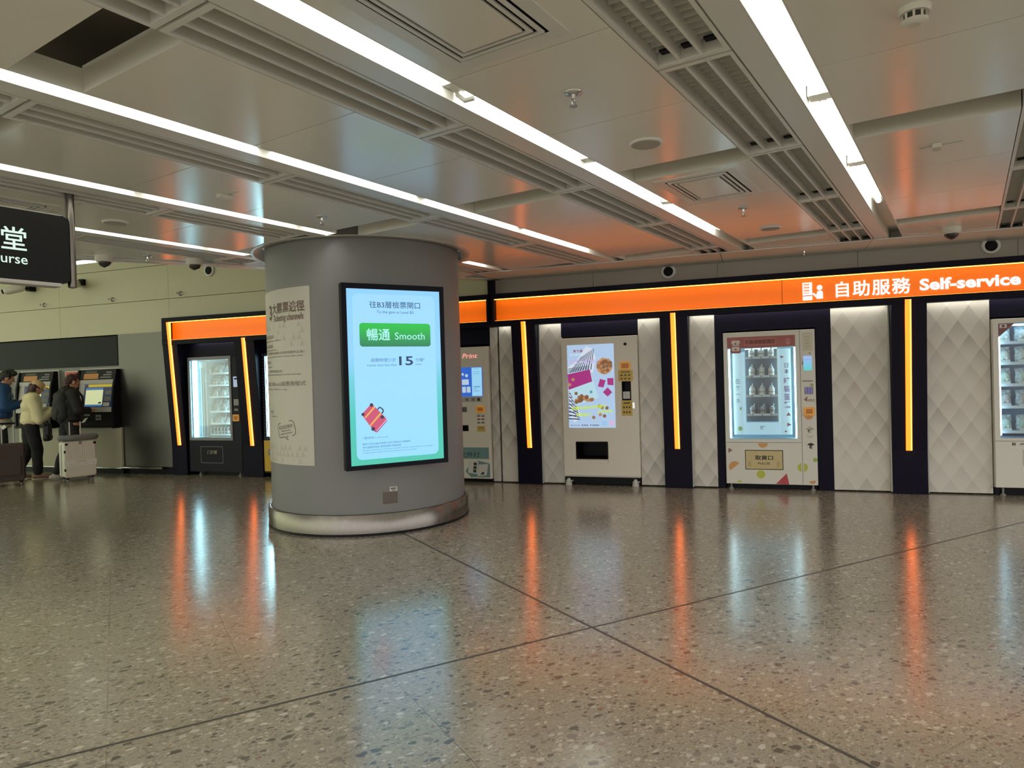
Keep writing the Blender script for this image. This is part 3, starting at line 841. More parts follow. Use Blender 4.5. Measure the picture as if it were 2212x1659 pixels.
text(scr, 'lettering', 'BEE CHENG HIANG', *s1(135, 232), 0.2, 0.017, -.0075, emis('scr_white', (222, 232, 246), 1), bold=.02)
text(scr, 'lettering', '包裝小顆脆', *s1(125, 326), 0.335, 0.062, -.0095, emis('scr_lilac', (190, 178, 226), 1), bold=.03)
M_lime = emis('scr_lime', (196, 226, 62), 1)
text(scr, 'lettering', '金黃色迷你伏特脆餅', *s1(150, 822), 0.46, 0.045, -.0140, M_lime, tilt=.06, bold=.03)
text(scr, 'lettering', '爆脆脆口', *s1(200, 892), 0.2, 0.042, -.0140, M_lime, tilt=.05, bold=.03)
text(scr, 'lettering', '健康好味', *s1(430, 862), 0.2, 0.045, -.0140, M_lime, tilt=.05, bold=.03)
poly_part(scr, 'teal_mark', emis('scr_teal', (60, 150, 150), 1), [px1((348, 615), (372, 612), (372, 640), (350, 643))], -.0085)
text(scr, 'lettering', '● 美珍香 香港', *s1(142, 990), 0.12, 0.015, -.0066, emis('scr_ink', (40, 50, 70), 1))
poly_part(scr, 'small_mark', emis('scr_ink', 0), [px1((262, 976), (272, 976), (272, 988), (262, 988)), px1((280, 979), (330, 979), (330, 986), (280, 986)), px1((352, 976), (362, 976), (362, 988), (352, 988)), px1((372, 979), (445, 979), (445, 986), (372, 986))], -.0062)
poly_part(scr, 'picture_tiles', emis('scr_tile', (150, 190, 232), 1), [px1((478, 938), (528, 938), (528, 988), (478, 988))], -.0062)
poly_part(scr, 'picture_tiles', emis('scr_tile2', (212, 178, 218), 1), [px1((556, 936), (606, 936), (606, 986), (556, 986))], -.0062)
reader(t1, -1.628, -1.494, 1.462, 1.566, 0)
notice(t1, -1.652, -1.47, 1.32, 1.458, 0)
notice(t1, -1.621, -1.487, 0.888, 1.078, 0, rows=3)
liner(t1, M_black, -1.604, -1.505, 1.09, 1.31, 0.004, 0.12, 'cash_slot')
B(-1.598, -1.511, -0.002, 0.02, 1.10, 1.19).build('cash_flap', M_lgrey, t1)
lk = MB().box(-1.484, -1.452, -.012, 0, 0.975, 1.055); lk.lathe([(.014, 0), (.014, .014)], (-1.468, -.012, 1.035), 12, 'Y'); lk.build('lock_handle', M_chrome, t1, .003)
cmr = MB(); cmr.lathe([(.019, 0), (.019, .006), (.010, .010)], (-1.555, 0, 1.785), 14, 'Y'); cmr.build('camera_eye', M_black, t1)

# -- canned cake machine -----------------------------------------------------------------
t2 = thing('vending_machine', 'white vending machine with coloured dots and triangles, selling canned cakes', 'vending machine', (0, 8.6, 0))
shell(t2, M_white, -0.383, 0.621, 0.068, 1.863, 0.85, [(-0.338, 0.421, 0.597, 1.677), (-0.167, 0.252, 0.238, 0.468)], bevel=0.005)
jm = MB().box(0.4585, 0.4625, -.001, 0.002, 0.075, 1.86).box(-0.38, 0.456, -.001, 0.002, 0.558, 0.562); jm.build('door_joint', M_ink, t2)
B(-0.338, 0.412, -.003, 0, 1.677, 1.806).build('header_band', mat('red_brown_band', (158, 84, 76), .4), t2)
text(t2, 'lettering', '罐裝蛋糕販賣機', -0.135, 1.718, 0.335, 0.048, -.0045, mat('band_ink', (92, 40, 38), .5), bold=.01)
bx = MB()
for a, b in (((-0.142, 1.706), (0.207, 1.709)), ((-0.142, 1.776), (0.207, 1.779))): bx.box(a[0], b[0], -.0042, -.003, a[1], b[1])
bx.box(-0.142, -0.139, -.0042, -.003, 1.709, 1.776).box(0.204, 0.207, -.0042, -.003, 1.709, 1.776)
bx.plate([(0.305, 1.745), (0.335, 1.772), (0.365, 1.745), (0.36, 1.74), (0.335, 1.762), (0.31, 1.74)], -.0042, -.003)
for q in range(3): bx.box(0.316 + q * .014, 0.324 + q * .014, -.0042, -.003, 1.70, 1.738)
bx.build('print', mat('band_pale', (196, 150, 138), .5), t2)
# can emblem on the band
poly_part(t2, 'can_emblem', mat('emblem_red', (150, 76, 66), .4), [rrect(-0.298, -0.184, 1.616, 1.70, .02)], -.003)
poly_part(t2, 'can_emblem', mat('emblem_white', (216, 200, 190), .4), [rrect(-0.29, -0.192, 1.705, 1.768, .018), rrect(-0.286, -0.196, 1.64, 1.695, .018)], -.0045)
poly_part(t2, 'can_emblem', mat('emblem_dark', (104, 60, 54), .4), [[(-0.257, 1.72), (-0.227, 1.72), (-0.242, 1.745)], [(-0.257, 1.652), (-0.227, 1.652), (-0.242, 1.677)], [(-.288, 1.715), (-.27, 1.715), (-.288, 1.74)], [(-.194, 1.715), (-.212, 1.715), (-.194, 1.74)]], -.006)
M_int = mat('pale_interior', (176, 206, 220), .5)
liner(t2, M_int, -0.33, 0.413, 0.605, 1.669, 0.031, 0.55)
M_vled = emis('cool_tube', [0.66, 0.93, 1.0], 9.0)
for x, n in ((-0.322, 'left'), (0.409, 'right')): B(x - .012, x + .012, 0.035, 0.055, 0.61, 1.665).build('light_tube', M_vled, t2)
B(-0.14, 0.215, 0.10, 0.112, 1.660, 1.667).build('light_tube', M_vled, t2)  # top bar added to brighten the cans
for x in (-.155, .231): B(x - .006, x + .006, .080, .092, .80, 1.63).build('light_tube', M_vled, t2)  # unseen tubes added behind the inserts to light the cans
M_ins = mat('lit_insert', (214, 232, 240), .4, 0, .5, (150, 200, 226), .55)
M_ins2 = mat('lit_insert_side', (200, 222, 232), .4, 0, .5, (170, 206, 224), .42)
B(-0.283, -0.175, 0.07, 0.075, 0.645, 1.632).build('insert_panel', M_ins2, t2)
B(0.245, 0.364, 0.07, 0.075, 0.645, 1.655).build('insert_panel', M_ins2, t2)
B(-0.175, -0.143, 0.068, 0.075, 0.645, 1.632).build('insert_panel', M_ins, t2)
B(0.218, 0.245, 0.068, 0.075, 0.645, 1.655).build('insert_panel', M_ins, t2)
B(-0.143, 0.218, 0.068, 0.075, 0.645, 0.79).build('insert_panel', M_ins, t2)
text(t2, 'lettering', '缶ケーキ', -0.229, 1.02, 0.055, 0.295, 0.0685, mat('insert_ink', (104, 140, 166), .5), vertical=True, align='C')
text(t2, 'lettering', '日本', 0.315, 1.358, 0.058, 0.125, 0.0685, mat('insert_ink2', (124, 118, 160), .5), vertical=True, align='C', bold=.01)
text(t2, 'lettering', '罐裝蛋糕', 0.315, 0.955, 0.068, 0.36, 0.0685, mat('insert_violet', (150, 118, 176), .5), vertical=True, align='C', bold=.02)
text(t2, 'lettering', '罐', 0.036, 0.70, 0.05, 0.05, 0.0665, mat('insert_grey', (110, 130, 140), .5), align='C', bold=.01)
M_tri = mat('print_triangle', (150, 88, 104), .45)
poly_part(t2, 'triangle_print', M_tri, [[(0.25, 1.575), (0.292, 1.558), (0.256, 1.54)], [(0.30, 0.868), (0.35, 0.868), (0.328, 0.908)], [(0.308, 0.742), (0.356, 0.76), (0.312, 0.787)], [(0.276, 0.675), (0.306, 0.675), (0.294, 0.7)]], 0.0695)
poly_part(t2, 'dot_print', mat('print_green', (168, 204, 120), .45), [disc(-0.195, 0.957, .021, 90, 270), disc(-0.214, 0.718, .026)], 0.0685)
# shelves and three columns
M_shelf = mat('shelf_white', (222, 230, 232), .4)
B(-0.14, 0.215, 0.16, 0.165, 0.795, 1.668).build('dark_back', mat('shelf_back', (70, 78, 86), .6), t2)
for z in (1.575, 1.352, 1.122, 0.898):
    s_ = MB().box(-0.141, 0.217, 0.08, 0.158, z - .027, z - .012).box(-0.141, 0.217, 0.074, 0.08, z - .03, z - .003)
    q_ = s_.build('shelf', M_shelf, t2)
    MB().box(-.075, -.06, .0725, .0735, z - .022, z - .01).box(.028, .043, .0725, .0735, z - .022, z - .01).box(.13, .145, .0725, .0735, z - .022, z - .01).build('price_tag', M_ink, q_)
    dv = MB()
    for x in (-0.003, 0.072): dv.box(x, x + .003, .085, .15, z - .012, z + .09)
    dv.build('divider', M_shelf, t2)
poly_part(t2, 'window_edge', mat('window_edge_yellow', (214, 206, 150), .5, 0, .5, (214, 206, 150), .3), [[(0.214, .795), (.219, .795), (.219, 1.66), (.214, 1.66)]], 0.067)
B(-0.336, 0.419, 0.012, 0.016, 0.599, 1.675).build('glass', M_glass, t2)
pf = B(-0.160, 0.245, 0.006, 0.016, 0.245, 0.461).build('delivery_flap', mat('flap_cream', (196, 178, 128), .4), t2, .003)
text(pf, 'lettering', '取貨口', 0.043, 0.352, 0.2, 0.055, .0045, M_ink, align='C', bold=.025)
text(pf, 'lettering', 'PULL拉', 0.043, 0.298, 0.13, 0.03, .0045, M_ink, align='C', bold=.015)
ch = []
for xx in (-0.118, 0.198):
    for j in range(3):
        z = 0.332 - j * .018; ch.append([(xx - .016, z), (xx, z - .012), (xx + .016, z), (xx + .016, z - .006), (xx, z - .018), (xx - .016, z - .006)])
poly_part(pf, 'arrow_print', mat('flap_print', (130, 112, 70), .5), ch, .0055, .001)
M_yg, M_o2, M_rd, M_mv = mat('dot_yellow_green', (182, 184, 64), .4), mat('half_orange', (204, 150, 92), .4), mat('tri_red', (178, 62, 70), .4), mat('tri_mauve', (140, 96, 98), .4)
poly_part(t2, 'dot_print', M_yg, [disc(0.005, .185, .048), disc(0.455, .272, .05, 100, 262), disc(0.466, .272, .05, -80, 80), disc(-0.235, 0.078, .03, 15, 165)], 0)
poly_part(t2, 'print_pattern', mat('dot_green', (150, 172, 96), .4), [disc(0.597, .36, .025), disc(0.565, 1.586, .012), disc(0.578, 1.222, .018)], 0)
poly_part(t2, 'half_disc_print', M_o2, [disc(0.035, .552, .054, 180, 360), disc(-0.285, .268, .068, 40, 220), disc(0.538, .868, .044, 180, 360), disc(0.56, .118, .036, 190, 370)], 0)
poly_part(t2, 'triangle_print', M_rd, [[(0.168, .075), (0.312, .07), (0.288, .20)]], 0)
poly_part(t2, 'print_pattern', M_mv, [[(-0.357, .434), (-0.304, .466), (-0.352, .494)], [(0.476, 1.46), (0.492, 1.52), (0.492, 1.462)], [(0.49, 1.055), (0.53, 1.095), (0.525, 1.03)]], 0)
tp = B(0.495, 0.584, -.006, 0, 1.392, 1.555).build('touch_display', gradient_emit('pay_display', 1.39, (70, 196, 196), 1.555, (150, 176, 236), 1.0), t2)
text(tp, 'lettering', '請選擇商品', 0.54, 1.508, .07, .014, -.0075, emis('pay_ink', (130, 120, 190), 1), align='C')
kp = B(0.499, 0.592, -.004, 0, 1.117, 1.20).build('keypad', M_grey, t2)
ky = MB()
for i in range(3):
    for j in range(4): ky.box(.510 + i * .028, .524 + i * .028, -.008, -.004, 1.124 + j * .019, 1.138 + j * .019)
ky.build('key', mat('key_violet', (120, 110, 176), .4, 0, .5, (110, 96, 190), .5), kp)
reader(t2, 0.487, 0.60, 0.87, 0.968, 0)
nt = B(0.486, 0.596, -.003, 0, 1.62, 1.822).build('notice', mat('cream_notice', (206, 200, 178), .5), t2)
nk = MB()
for j in range(6): nk.box(.51, .56 + .004 * (j % 3), -.0045, -.0035, 1.645 + j * .026, 1.649 + j * .026)
nk.box(.488, .594, -.0045, -.0035, 1.62, 1.623).box(.488, .594, -.0045, -.0035, 1.819, 1.822); nk.build('print', mat('faded_ink', (150, 140, 120), .6), nt)
sl_ = B(0.48, 0.59, -.004, 0, 1.262, 1.276).build('cash_slot', M_grey, t2)
text(t2, 'lettering', '請取貨', 0.535, 1.03, .07, .032, -.002, mat('grey_print', (140, 134, 122), .5), bold=.01)
text(t2, 'lettering', '罐', 0.548, 0.665, .05, .056, -.002, M_ink, align='C', bold=.01)
hs_ = MB(); hs_.plate([(.505, .715), (.548, .745), (.592, .715), (.588, .709), (.548, .736), (.509, .709)], -.0015, 0)
hs_.plate([(.515, .64), (.548, .622), (.582, .64), (.582, .635), (.548, .616), (.515, .635)], -.0015, 0); hs_.build('house_logo', mat('grey_print', 0), t2)
poly_part(t2, 'round_badge', M_ink, [disc(.553, .515, .040, 20, 160), disc(.553, .515, .024, 200, 330), [(.535, .52), (.56, .54), (.566, .515), (.548, .505)]], 0)
feet(t2, (-0.33, 0.57), 0.068, M_grey, 0.05)
B(-0.38, 0.62, 0.12, 0.8, 0.004, 0.066).build('plinth', M_black, t2)

# -- machine at the right edge -----------------------------------------------------------
t3 = thing('vending_machine', 'white vending machine cut off by the right edge, with blue-lit shelves of packed toys', 'vending machine', (0, 8.6, 0))
shell(t3, M_white, 2.352, 3.36, 0.09, 1.878, 0.85, [(2.405, 3.12, 0.617, 1.828)], bevel=0.006)
liner(t3, mat('blue_interior', (120, 160, 200), .5), 2.412, 3.113, 0.625, 1.82, 0.031, 0.5)
for x in (2.418, 3.106): B(x - .004, x + .01, 0.04, 0.06, 0.64, 1.8).build('light_tube', emis('blue_tube', [0.45, 0.78, 1.0], 8.0), t3)
B(2.415, 3.11, 0.04, 0.06, 1.8, 1.818).build('light_tube', emis('blue_tube', 0), t3)
for z in (1.64, 1.42, 1.19, 0.955, 0.69): B(2.413, 3.112, 0.1, 0.42, z - .02, z - .004).box(2.413, 3.112, 0.094, 0.1, z - .032, z).build('shelf', M_shelf, t3)
B(2.407, 3.118, 0.012, 0.016, 0.619, 1.826).build('glass', M_glass, t3)
poly_part(t3, 'corner_flash', mat('flash_brown', (120, 70, 66), .4), [[(2.405, 1.826), (2.556, 1.826), (2.405, 1.682)]], 0.010)
poly_part(t3, 'corner_flash', mat('flash_line', (176, 132, 126), .4), [[(2.405, 1.69), (2.548, 1.826), (2.556, 1.826), (2.405, 1.682)]], 0.008)
poly_part(t3, 'flag_print', mat('flag_white', (214, 206, 200), .4), [[(2.418, 1.78), (2.482, 1.78), (2.482, 1.818), (2.418, 1.818)]], 0.008)
poly_part(t3, 'flag_print', mat('flag_red', (110, 56, 58), .4), [disc(2.45, 1.80, .014)], 0.006)
jt = MB().box(2.353, 3.359, -.001, .002, .583, .587); jt.build('door_joint', M_ink, t3)
text(t3, 'lettering', 'JAPAN', 2.572, 0.540, None, 0.024, -.002, M_ink, bold=.03, shear=.2)
pi_ = B(2.505, 2.535, -.0015, 0, 0.538, 0.568).build('icon_print', M_ink, t3)
text(pi_, 'lettering', 'f', 2.522, 0.541, None, 0.024, -.003, M_white, align='C', bold=.03)
B(2.60, 3.05, -.004, 0, .33, .49).build('delivery_flap', M_lgrey, t3, .003)
feet(t3, (2.43, 3.28), 0.09)
B(2.36, 3.35, 0.08, 0.8, 0.004, 0.088).build('plinth', M_black, t3)

# -- black snack machine in the left portal ---------------------------------------------
M_bk = mat('machine_black', (22, 24, 32), 0.4, 0, 0.15)
t4 = thing('vending_machine', 'black vending machine with a grey-framed window of packed snacks in the left portal', 'vending machine', (0, 8.6, 0))
shell(t4, M_bk, -8.56, -7.525, 0.06, 1.86, 0.85, [(-8.502, -7.722, 0.592, 1.832)], bevel=0.005)
fr = MB().box(-8.537, -8.497, -.012, 0.002, 0.555, 1.872).box(-7.727, -7.685, -.012, 0.002, 0.555, 1.872).box(-8.497, -7.727, -.012, .002, 0.555, 0.597).box(-8.497, -7.727, -.012, .002, 1.827, 1.872)
fr.build('window_frame', mat('frame_grey', (132, 130, 132), .4), t4, .004)
M_int2 = mat('cyan_interior', (150, 204, 222), .5)
liner(t4, M_int2, -8.494, -7.73, 0.60, 1.824, 0.031, 0.6)
B(-8.485, -8.42, 0.04, 0.062, 0.61, 1.815).build('light_tube', emis('cool_tube_wide', [0.50, 0.88, 1.0], 34.0), t4)
B(-7.752, -7.736, 0.036, 0.05, 0.61, 1.815).build('light_tube', emis('cyan_fill_light', [0.46, 0.86, 1.0], 42.0), t4)  # unseen second tube, added behind the frame to brighten the packs
gd = MB()
for x in (-8.385, -8.345, -8.29): gd.box(x, x + .012, 0.10, 0.5, 0.61, 1.81)
gd.box(-8.40, -8.26, .09, .11, 1.70, 1.80).box(-8.30, -8.255, .085, .1, 1.47, 1.72); gd.build('guide_rail', mat('rail_pale', (190, 220, 226), .4), t4)
zs = [1.605, 1.415, 1.232, 0.999, 0.809, 0.633]
for i, z in enumerate(zs):
    s_ = MB().box(-8.245, -7.732, 0.13, 0.5, z - .004, z + .002).box(-8.245, -7.732, 0.12, 0.13, z - .012, z + .018)
    s_.build('shelf', M_shelf, t4)
B(-8.25, -7.732, 0.5, 0.51, .61, 1.81).build('dark_back', mat('teal_back', (70, 92, 104), .6), t4)
B(-8.499, -7.725, 0.010, 0.014, .594, 1.83).build('glass', M_glass, t4)
dp = MB()
for a in ((-8.327, -7.89, .455, .461), (-8.327, -7.89, .199, .205), (-8.327, -8.321, .205, .455), (-7.896, -7.89, .205, .455)): dp.box(a[0], a[1], -.006, .0, a[2], a[3])
dp.build('delivery_flap_edge', M_grey, t4)
text(t4, 'lettering', '佬披黃', -8.105, 0.34, .2, .06, -.003, mat('gold_print', (150, 140, 110), .4), align='C', shear=.25, bold=.02)
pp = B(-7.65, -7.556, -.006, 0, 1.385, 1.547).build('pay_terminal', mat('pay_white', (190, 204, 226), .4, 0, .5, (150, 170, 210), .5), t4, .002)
B(-7.628, -7.58, -.008, -.006, 1.5, 1.525).build('pay_screen', M_black, pp)
kp = B(-7.65, -7.556, -.005, 0, 1.10, 1.197).build('keypad', M_grey, t4)
ky = MB()
for i in range(3):
    for j in range(4): ky.box(-7.643 + i * .03, -7.622 + i * .03, -.009, -.005, 1.106 + j * .023, 1.122 + j * .023)
ky.build('key', M_lgrey, kp)
B(-7.648, -7.572, -.005, 0, 1.015, 1.05).build('coin_slot', M_grey, t4, .002)
reader(t4, -7.672, -7.553, .855, .96, 0)
feet(t4, (-8.4, -7.62), .06)
B(-8.5, -7.58, 0.12, 0.8, 0.002, 0.058).build('plinth', M_black, t4)
struct(B(-8.6, -7.5, 8.64, 8.72, 1.862, 2.1).build('wall_panel_navy', M_navy))

# -- machine with a yellow foot, half hidden behind the column ---------------------------
t5 = thing('vending_machine', 'dark vending machine with a bright window edge and yellow lower panel, half behind the column', 'vending machine', (0, 8.6, 0))
shell(t5, M_bk, -7.112, -6.05, 0.06, 1.885, 0.85, [(-7.06, -6.45, .612, 1.845)])
liner(t5, M_int2, -7.054, -6.456, .618, 1.838, .031, .5)
B(-7.045, -6.985, .036, .06, .62, 1.836).build('light_tube', emis('cool_tube_wide', 0), t5)
B(-7.057, -6.453, .01, .014, .614, 1.843).build('glass', M_glass, t5)
B(-7.108, -6.054, -.003, 0, .09, .56).build('lower_panel', mat('foot_yellow', (204, 166, 44), .4), t5)
poly_part(t5, 'star_badge', mat('badge_grey', (104, 110, 116), .4), [disc(-6.975, .375, .058)], -.0035)
star = [(-6.975 + (.046 if i % 2 == 0 else .02) * math.sin(math.pi * i / 5), .375 + (.046 if i % 2 == 0 else .02) * math.cos(math.pi * i / 5)) for i in range(10)]
poly_part(t5, 'star_badge', M_white, [star], -.006)
dt = MB()
for i in range(26): dt.plate(disc(-7.088, .62 + i * .049, .007, n=8), -.002, 0)
for i in range(10): dt.plate(disc(-7.088 + i * .05, .585, .007, n=8), -.002, 0).plate(disc(-7.088 + i * .05, 1.868, .007, n=8), -.002, 0)
dt.build('dot_print', M_grey, t5)
zz = [1.6, 1.38, 1.15, .92, .69]
for z in zz: B(-6.97, -6.458, .1, .45, z - .02, z).build('shelf', M_shelf, t5)
B(-7.1, -6.06, 0.12, 0.8, 0.002, 0.058).build('plinth', M_black, t5)
feet(t5, (-7.0, -6.2), .06)

# -- print kiosk -------------------------------------------------------------------------
t6 = thing('print_kiosk', 'off-white self-service print kiosk with a lit red Print sign right of the column', 'print kiosk', (0, 8.6, 0))
shell(t6, M_offw, -4.42, -3.402, .05, 1.838, .8, [(-3.86, -3.738, .958, 1.02), (-3.86, -3.722, .70, .772)], bevel=.02)
liner(t6, M_grey, -3.855, -3.742, .962, 1.016, .004, .06, 'slot_recess')
liner(t6, M_black, -3.855, -3.726, .704, .768, .004, .1, 'slot_recess')
text(t6, 'lettering', 'Print', -3.778, 1.685, .222, .062, -.004, emis('print_red', [1.0, 0.36, 0.30], 1.0), shear=.22, bold=.012)
ps = B(-4.22, -3.494, -.006, 0, 1.168, 1.562).build('screen', emis('print_screen_blue', (44, 96, 196), 1), t6)
B(-3.644, -3.499, -.0075, -.006, 1.173, 1.556).build('screen_column', emis('print_screen_pale', (150, 208, 240), 1), ps)
M_pw = emis('print_pale_blue', (184, 206, 226), .9)
poly_part(ps, 'screen_tiles', M_pw, [rrect(-3.79, -3.69, 1.325, 1.40, .008), rrect(-3.79, -3.735, 1.22, 1.30, .006), rrect(-3.722, -3.668, 1.22, 1.30, .006), rrect(-3.92, -3.81, 1.22, 1.40, .008), disc(-3.72, 1.45, .022), [(-3.80, 1.47), (-3.775, 1.49), (-3.755, 1.47), (-3.77, 1.445)]], -.0065)
k_ = MB()
for j, (a, b, c) in enumerate(((1.535, 1.54, .08), (1.495, 1.50, .1), (1.47, 1.475, .09), (1.29, 1.305, .1), (1.262, 1.27, .06), (1.235, 1.242, .09))): k_.box(-3.625, -3.625 + c, -.009, -.0078, a, b)
k_.build('print', emis('print_line', (104, 150, 196), 1), ps)
st_ = B(-4.1, -3.504, -.003, 0, 1.09, 1.158).build('button_strip', M_lgrey, t6)
poly_part(st_, 'icon_print', M_ink, [rrect(-3.575, -3.535, 1.105, 1.145, .006)], -.0045)
poly_part(st_, 'icon_print', M_grey, [rrect(-3.66, -3.61, 1.105, 1.145, .006), rrect(-3.75, -3.70, 1.105, 1.145, .006)], -.0045)
reader(t6, -3.592, -3.468, .945, 1.038, 0)
k_ = MB()
for j in range(3):
    for q in range(2): k_.box(-3.585 + q * .06, -3.54 + q * .06, -.0015, 0, .80 + j * .045, .822 + j * .045)
k_.box(-3.585, -3.53, -.0015, 0, .925, .93); k_.build('print', mat('kiosk_print', (120, 104, 96), .5), t6)
notice(t6, -3.588, -3.474, .69, .764, 0, rows=2)
B(-4.4, -3.43, -.003, 0, .322, .476).build('teal_band', mat('teal_print', (106, 140, 138), .4), t6)
text(t6, 'lettering', '文件打', -3.556, .345, .30, .07, -.0045, mat('teal_ink', (62, 78, 84), .5), align='R', bold=.02)
poly_part(t6, 'leaflet_print', mat('teal_print', 0), [[(-3.78, .15), (-3.70, .26), (-3.60, .30), (-3.42, .26), (-3.42, .075), (-3.7, .075)]], 0)
M_pp = mat('paper_print', (206, 204, 198), .5)
poly_part(t6, 'leaflet_print', M_pp, [[(-3.74, .13), (-3.60, .115), (-3.585, .29), (-3.725, .305)], [(-3.605, .085), (-3.47, .10), (-3.44, .255), (-3.58, .245)]], -.002)
poly_part(t6, 'leaflet_print', M_ink, [[(-3.655, .235), (-3.61, .23), (-3.608, .27), (-3.652, .275)], [(-3.66, .185), (-3.615, .18), (-3.612, .22), (-3.657, .225)], [(-3.665, .14), (-3.62, .135), (-3.617, .172), (-3.662, .178)], [(-3.56, .11), (-3.5, .115), (-3.51, .15), (-3.535, .14)]], -.0035)
B(-4.41, -3.41, 0.06, .75, .002, .048).build('plinth', M_black, t6)

# ------------------------------------------------------------------ goods behind the glass
def pouch(w, d, h, lean_=0.25):
    """a pillow pack standing on its base, crimped top"""
    mb = MB(); n = 14; rings = []
    for j, (f, wd, dp) in enumerate(((0, .80, .55), (.05, .96, .95), (.25, 1.0, 1.0), (.55, .97, .86), (.80, .93, .5), (.92, .95, .12), (1.0, .98, .06))):
        ring = []
        for i in range(n):
            a = 2 * math.pi * i / n; c, s_ = math.cos(a), math.sin(a)
            ring.append((wd * w / 2 * math.copysign(abs(c) ** .6, c) + .004 * math.sin(j * 2.1 + i), dp * d / 2 * math.copysign(abs(s_) ** .8, s_) + f * h * lean_ * .5, f * h))
        rings.append(ring)
    return mb.loft(rings)
SHN = ['top', 'second', 'third', 'fourth', 'fifth', 'bottom']
def goods(name, cat, n, xs, z, y, make, labels, group):
    """first one built, the rest copied with their parts"""
    first = None; ch = []
    for i, x in enumerate(xs):
        if first is None:
            first = thing(name, labels[i], cat, (x, y, z), 0, group); ch = make(first)
        else:
            o = copy_tree(first, ch); o.location = (x, y, z); o['label'] = labels[i]
M_pk = mat('bread_filling', (176, 172, 160), .6)
def mk_pouch(w, d, h, fill=None, lean_=.3):
    def f(t):
        a = pouch(w, d, h, lean_).build('wrapper', M_film, t)
        out = [(a, [])]
        b = MB().plate(rrect(-w * .3, w * .3, h * .18, h * .42, .008), -d * .53, -d * .47).build('front_label', fill or M_pk, t); out.append((b, []))
        return out
    return f
for i, z in enumerate(zs[:5]):
    w = .20 if i in (0, 4) else .135
    xs = [-8.115, -7.90] if i in (0, 4) else [-8.165, -8.015, -7.865]
    h = (.135, .15, .15, .185, .105)[i]
    goods('snack_pack', 'snack pack', len(xs), xs, z + .003, 8.6 + .215, mk_pouch(w, .11, h, mat('pack_label_%d' % i, ((160, 164, 164), (226, 232, 230), (196, 190, 190), (150, 148, 140), (206, 196, 190))[i], .5), .45),
          ['clear film snack pack, %s from left on the %s shelf of the black machine' % (ORD[q], SHN[i]) for q in range(len(xs))], 'snack packs in the black machine')
    dv = MB()
    for x in (xs + [xs[-1] + (xs[1] - xs[0])]): dv.plate([(x - w * .55, z + .002), (x - w * .43, z + .002), (x - w * .43, z + .07), (x - w * .48, z + .085), (x - w * .55, z + .085)], .125, .13)
    dv.build('divider', M_shelf, t4)
xs = [-8.205 + i * .067 for i in range(7)]
def mk_tin(t):
    a = MB().lathe([(.02, 0), (.024, .006), (.024, .075), (.018, .09), (.011, .1), (.011, .112)], (0, 0, 0), 14).build('bottle_body', mat('bottle_dark', (86, 82, 86), .3), t)
    b = MB().lathe([(.0246, .02), (.0246, .06)], (0, 0, 0), 14, caps=False).build('wrap_label', mat('bottle_label', (206, 196, 200), .5), t)
    c = MB().lathe([(.0125, .104), (.0125, .12)], (0, 0, 0), 12).build('cap', M_white, t)
    return [(a, []), (b, []), (c, [])]
goods('drink_bottle', 'bottle', 7, xs, zs[5] + .003, 8.6 + .19, mk_tin, ['small dark bottle, %s from left on the bottom shelf of the black machine' % ORD[i] for i in range(7)], 'small bottles in the black machine')
dv = MB()
for i in range(8):
    x = -8.238 + i * .067
    dv.plate([(x - .006, zs[5] + .002), (x + .006, zs[5] + .002), (x + .006, zs[5] + .11), (x - .006, zs[5] + .12)], .125, .13)
dv.build('divider', M_shelf, t4)
# canned cakes: layered cream cakes in clear cans
M_cream, M_fruit, M_clear = mat('cake_cream', (240, 236, 226), .5), mat('cake_fruit', (150, 140, 140), .5), mat('clear_can', (206, 216, 220), .15)
def mk_can(tall, topping):
    def f(t):
        a = MB().lathe([(.030, 0), (.034, .004), (.034, .036), (.030, .042), (.034, .048), (.034, .08), (.030, .088), (.02, .095)], (0, 0, 0), 18).build('cake', M_cream, t)
        b = MB().lathe([(.0345, .039), (.0345, .046)], (0, 0, 0), 18, caps=False).build('cake_layer', M_fruit, t)
        out = [(a, []), (b, [])]
        g_ = MB()
        for i in range(5):
            aa = i * 1.256; g_.ell((.014 * math.cos(aa), .014 * math.sin(aa), .1 + .006 * (i % 2)), (.012, .012, .012), n=8, m=6)
        if topping: g_.lathe([(.006, .1), (.009, .12), (.004, .145 + tall)], (0.004, 0, 0), 10)
        out.append((g_.build('topping', M_clear if topping else M_fruit, t), []))
        return out
    return f
def mk_cup(t):
    a = MB().lathe([(.022, 0), (.024, .004), (.033, .075), (.035, .08), (.032, .08), (.03, .07)], (0, 0, 0), 18).build('cup', mat('pink_grey_cup', (196, 184, 188), .3), t)
    b = MB().lathe([(.0265, .025), (.031, .055)], (0, 0, 0), 18, caps=False).build('cup_print', mat('cup_print', (150, 132, 136), .5), t)
    c = MB().tube([(0.012, 0, .06), (0.018, 0, .11), (0.02, 0, .125)], .006, 8).ell((0.0, 0, .085), (.022, .022, .015), n=10, m=6).build('topping', M_clear, t)
    return [(a, []), (b, []), (c, [])]
xs3 = [-0.068, 0.04, 0.148]
for i, z in enumerate((1.575, 1.352, 1.122)):
    goods('canned_cake', 'canned cake', 3, xs3, z - .012, 8.6 + .12, mk_can(.0 if i else -.01, i != 0), ['%s cream layer cake can on the %s shelf of the dotted machine' % (('left', 'middle', 'right')[q], ('top', 'second', 'third')[i]) for q in range(3)], 'canned cakes in the dotted machine')
goods('dessert_cup', 'dessert cup', 3, xs3, 0.898 - .012, 8.6 + .12, mk_cup, ['%s pinkish dessert cup on the lowest shelf of the dotted machine' % q for q in ('left', 'middle', 'right')], 'dessert cups in the dotted machine')
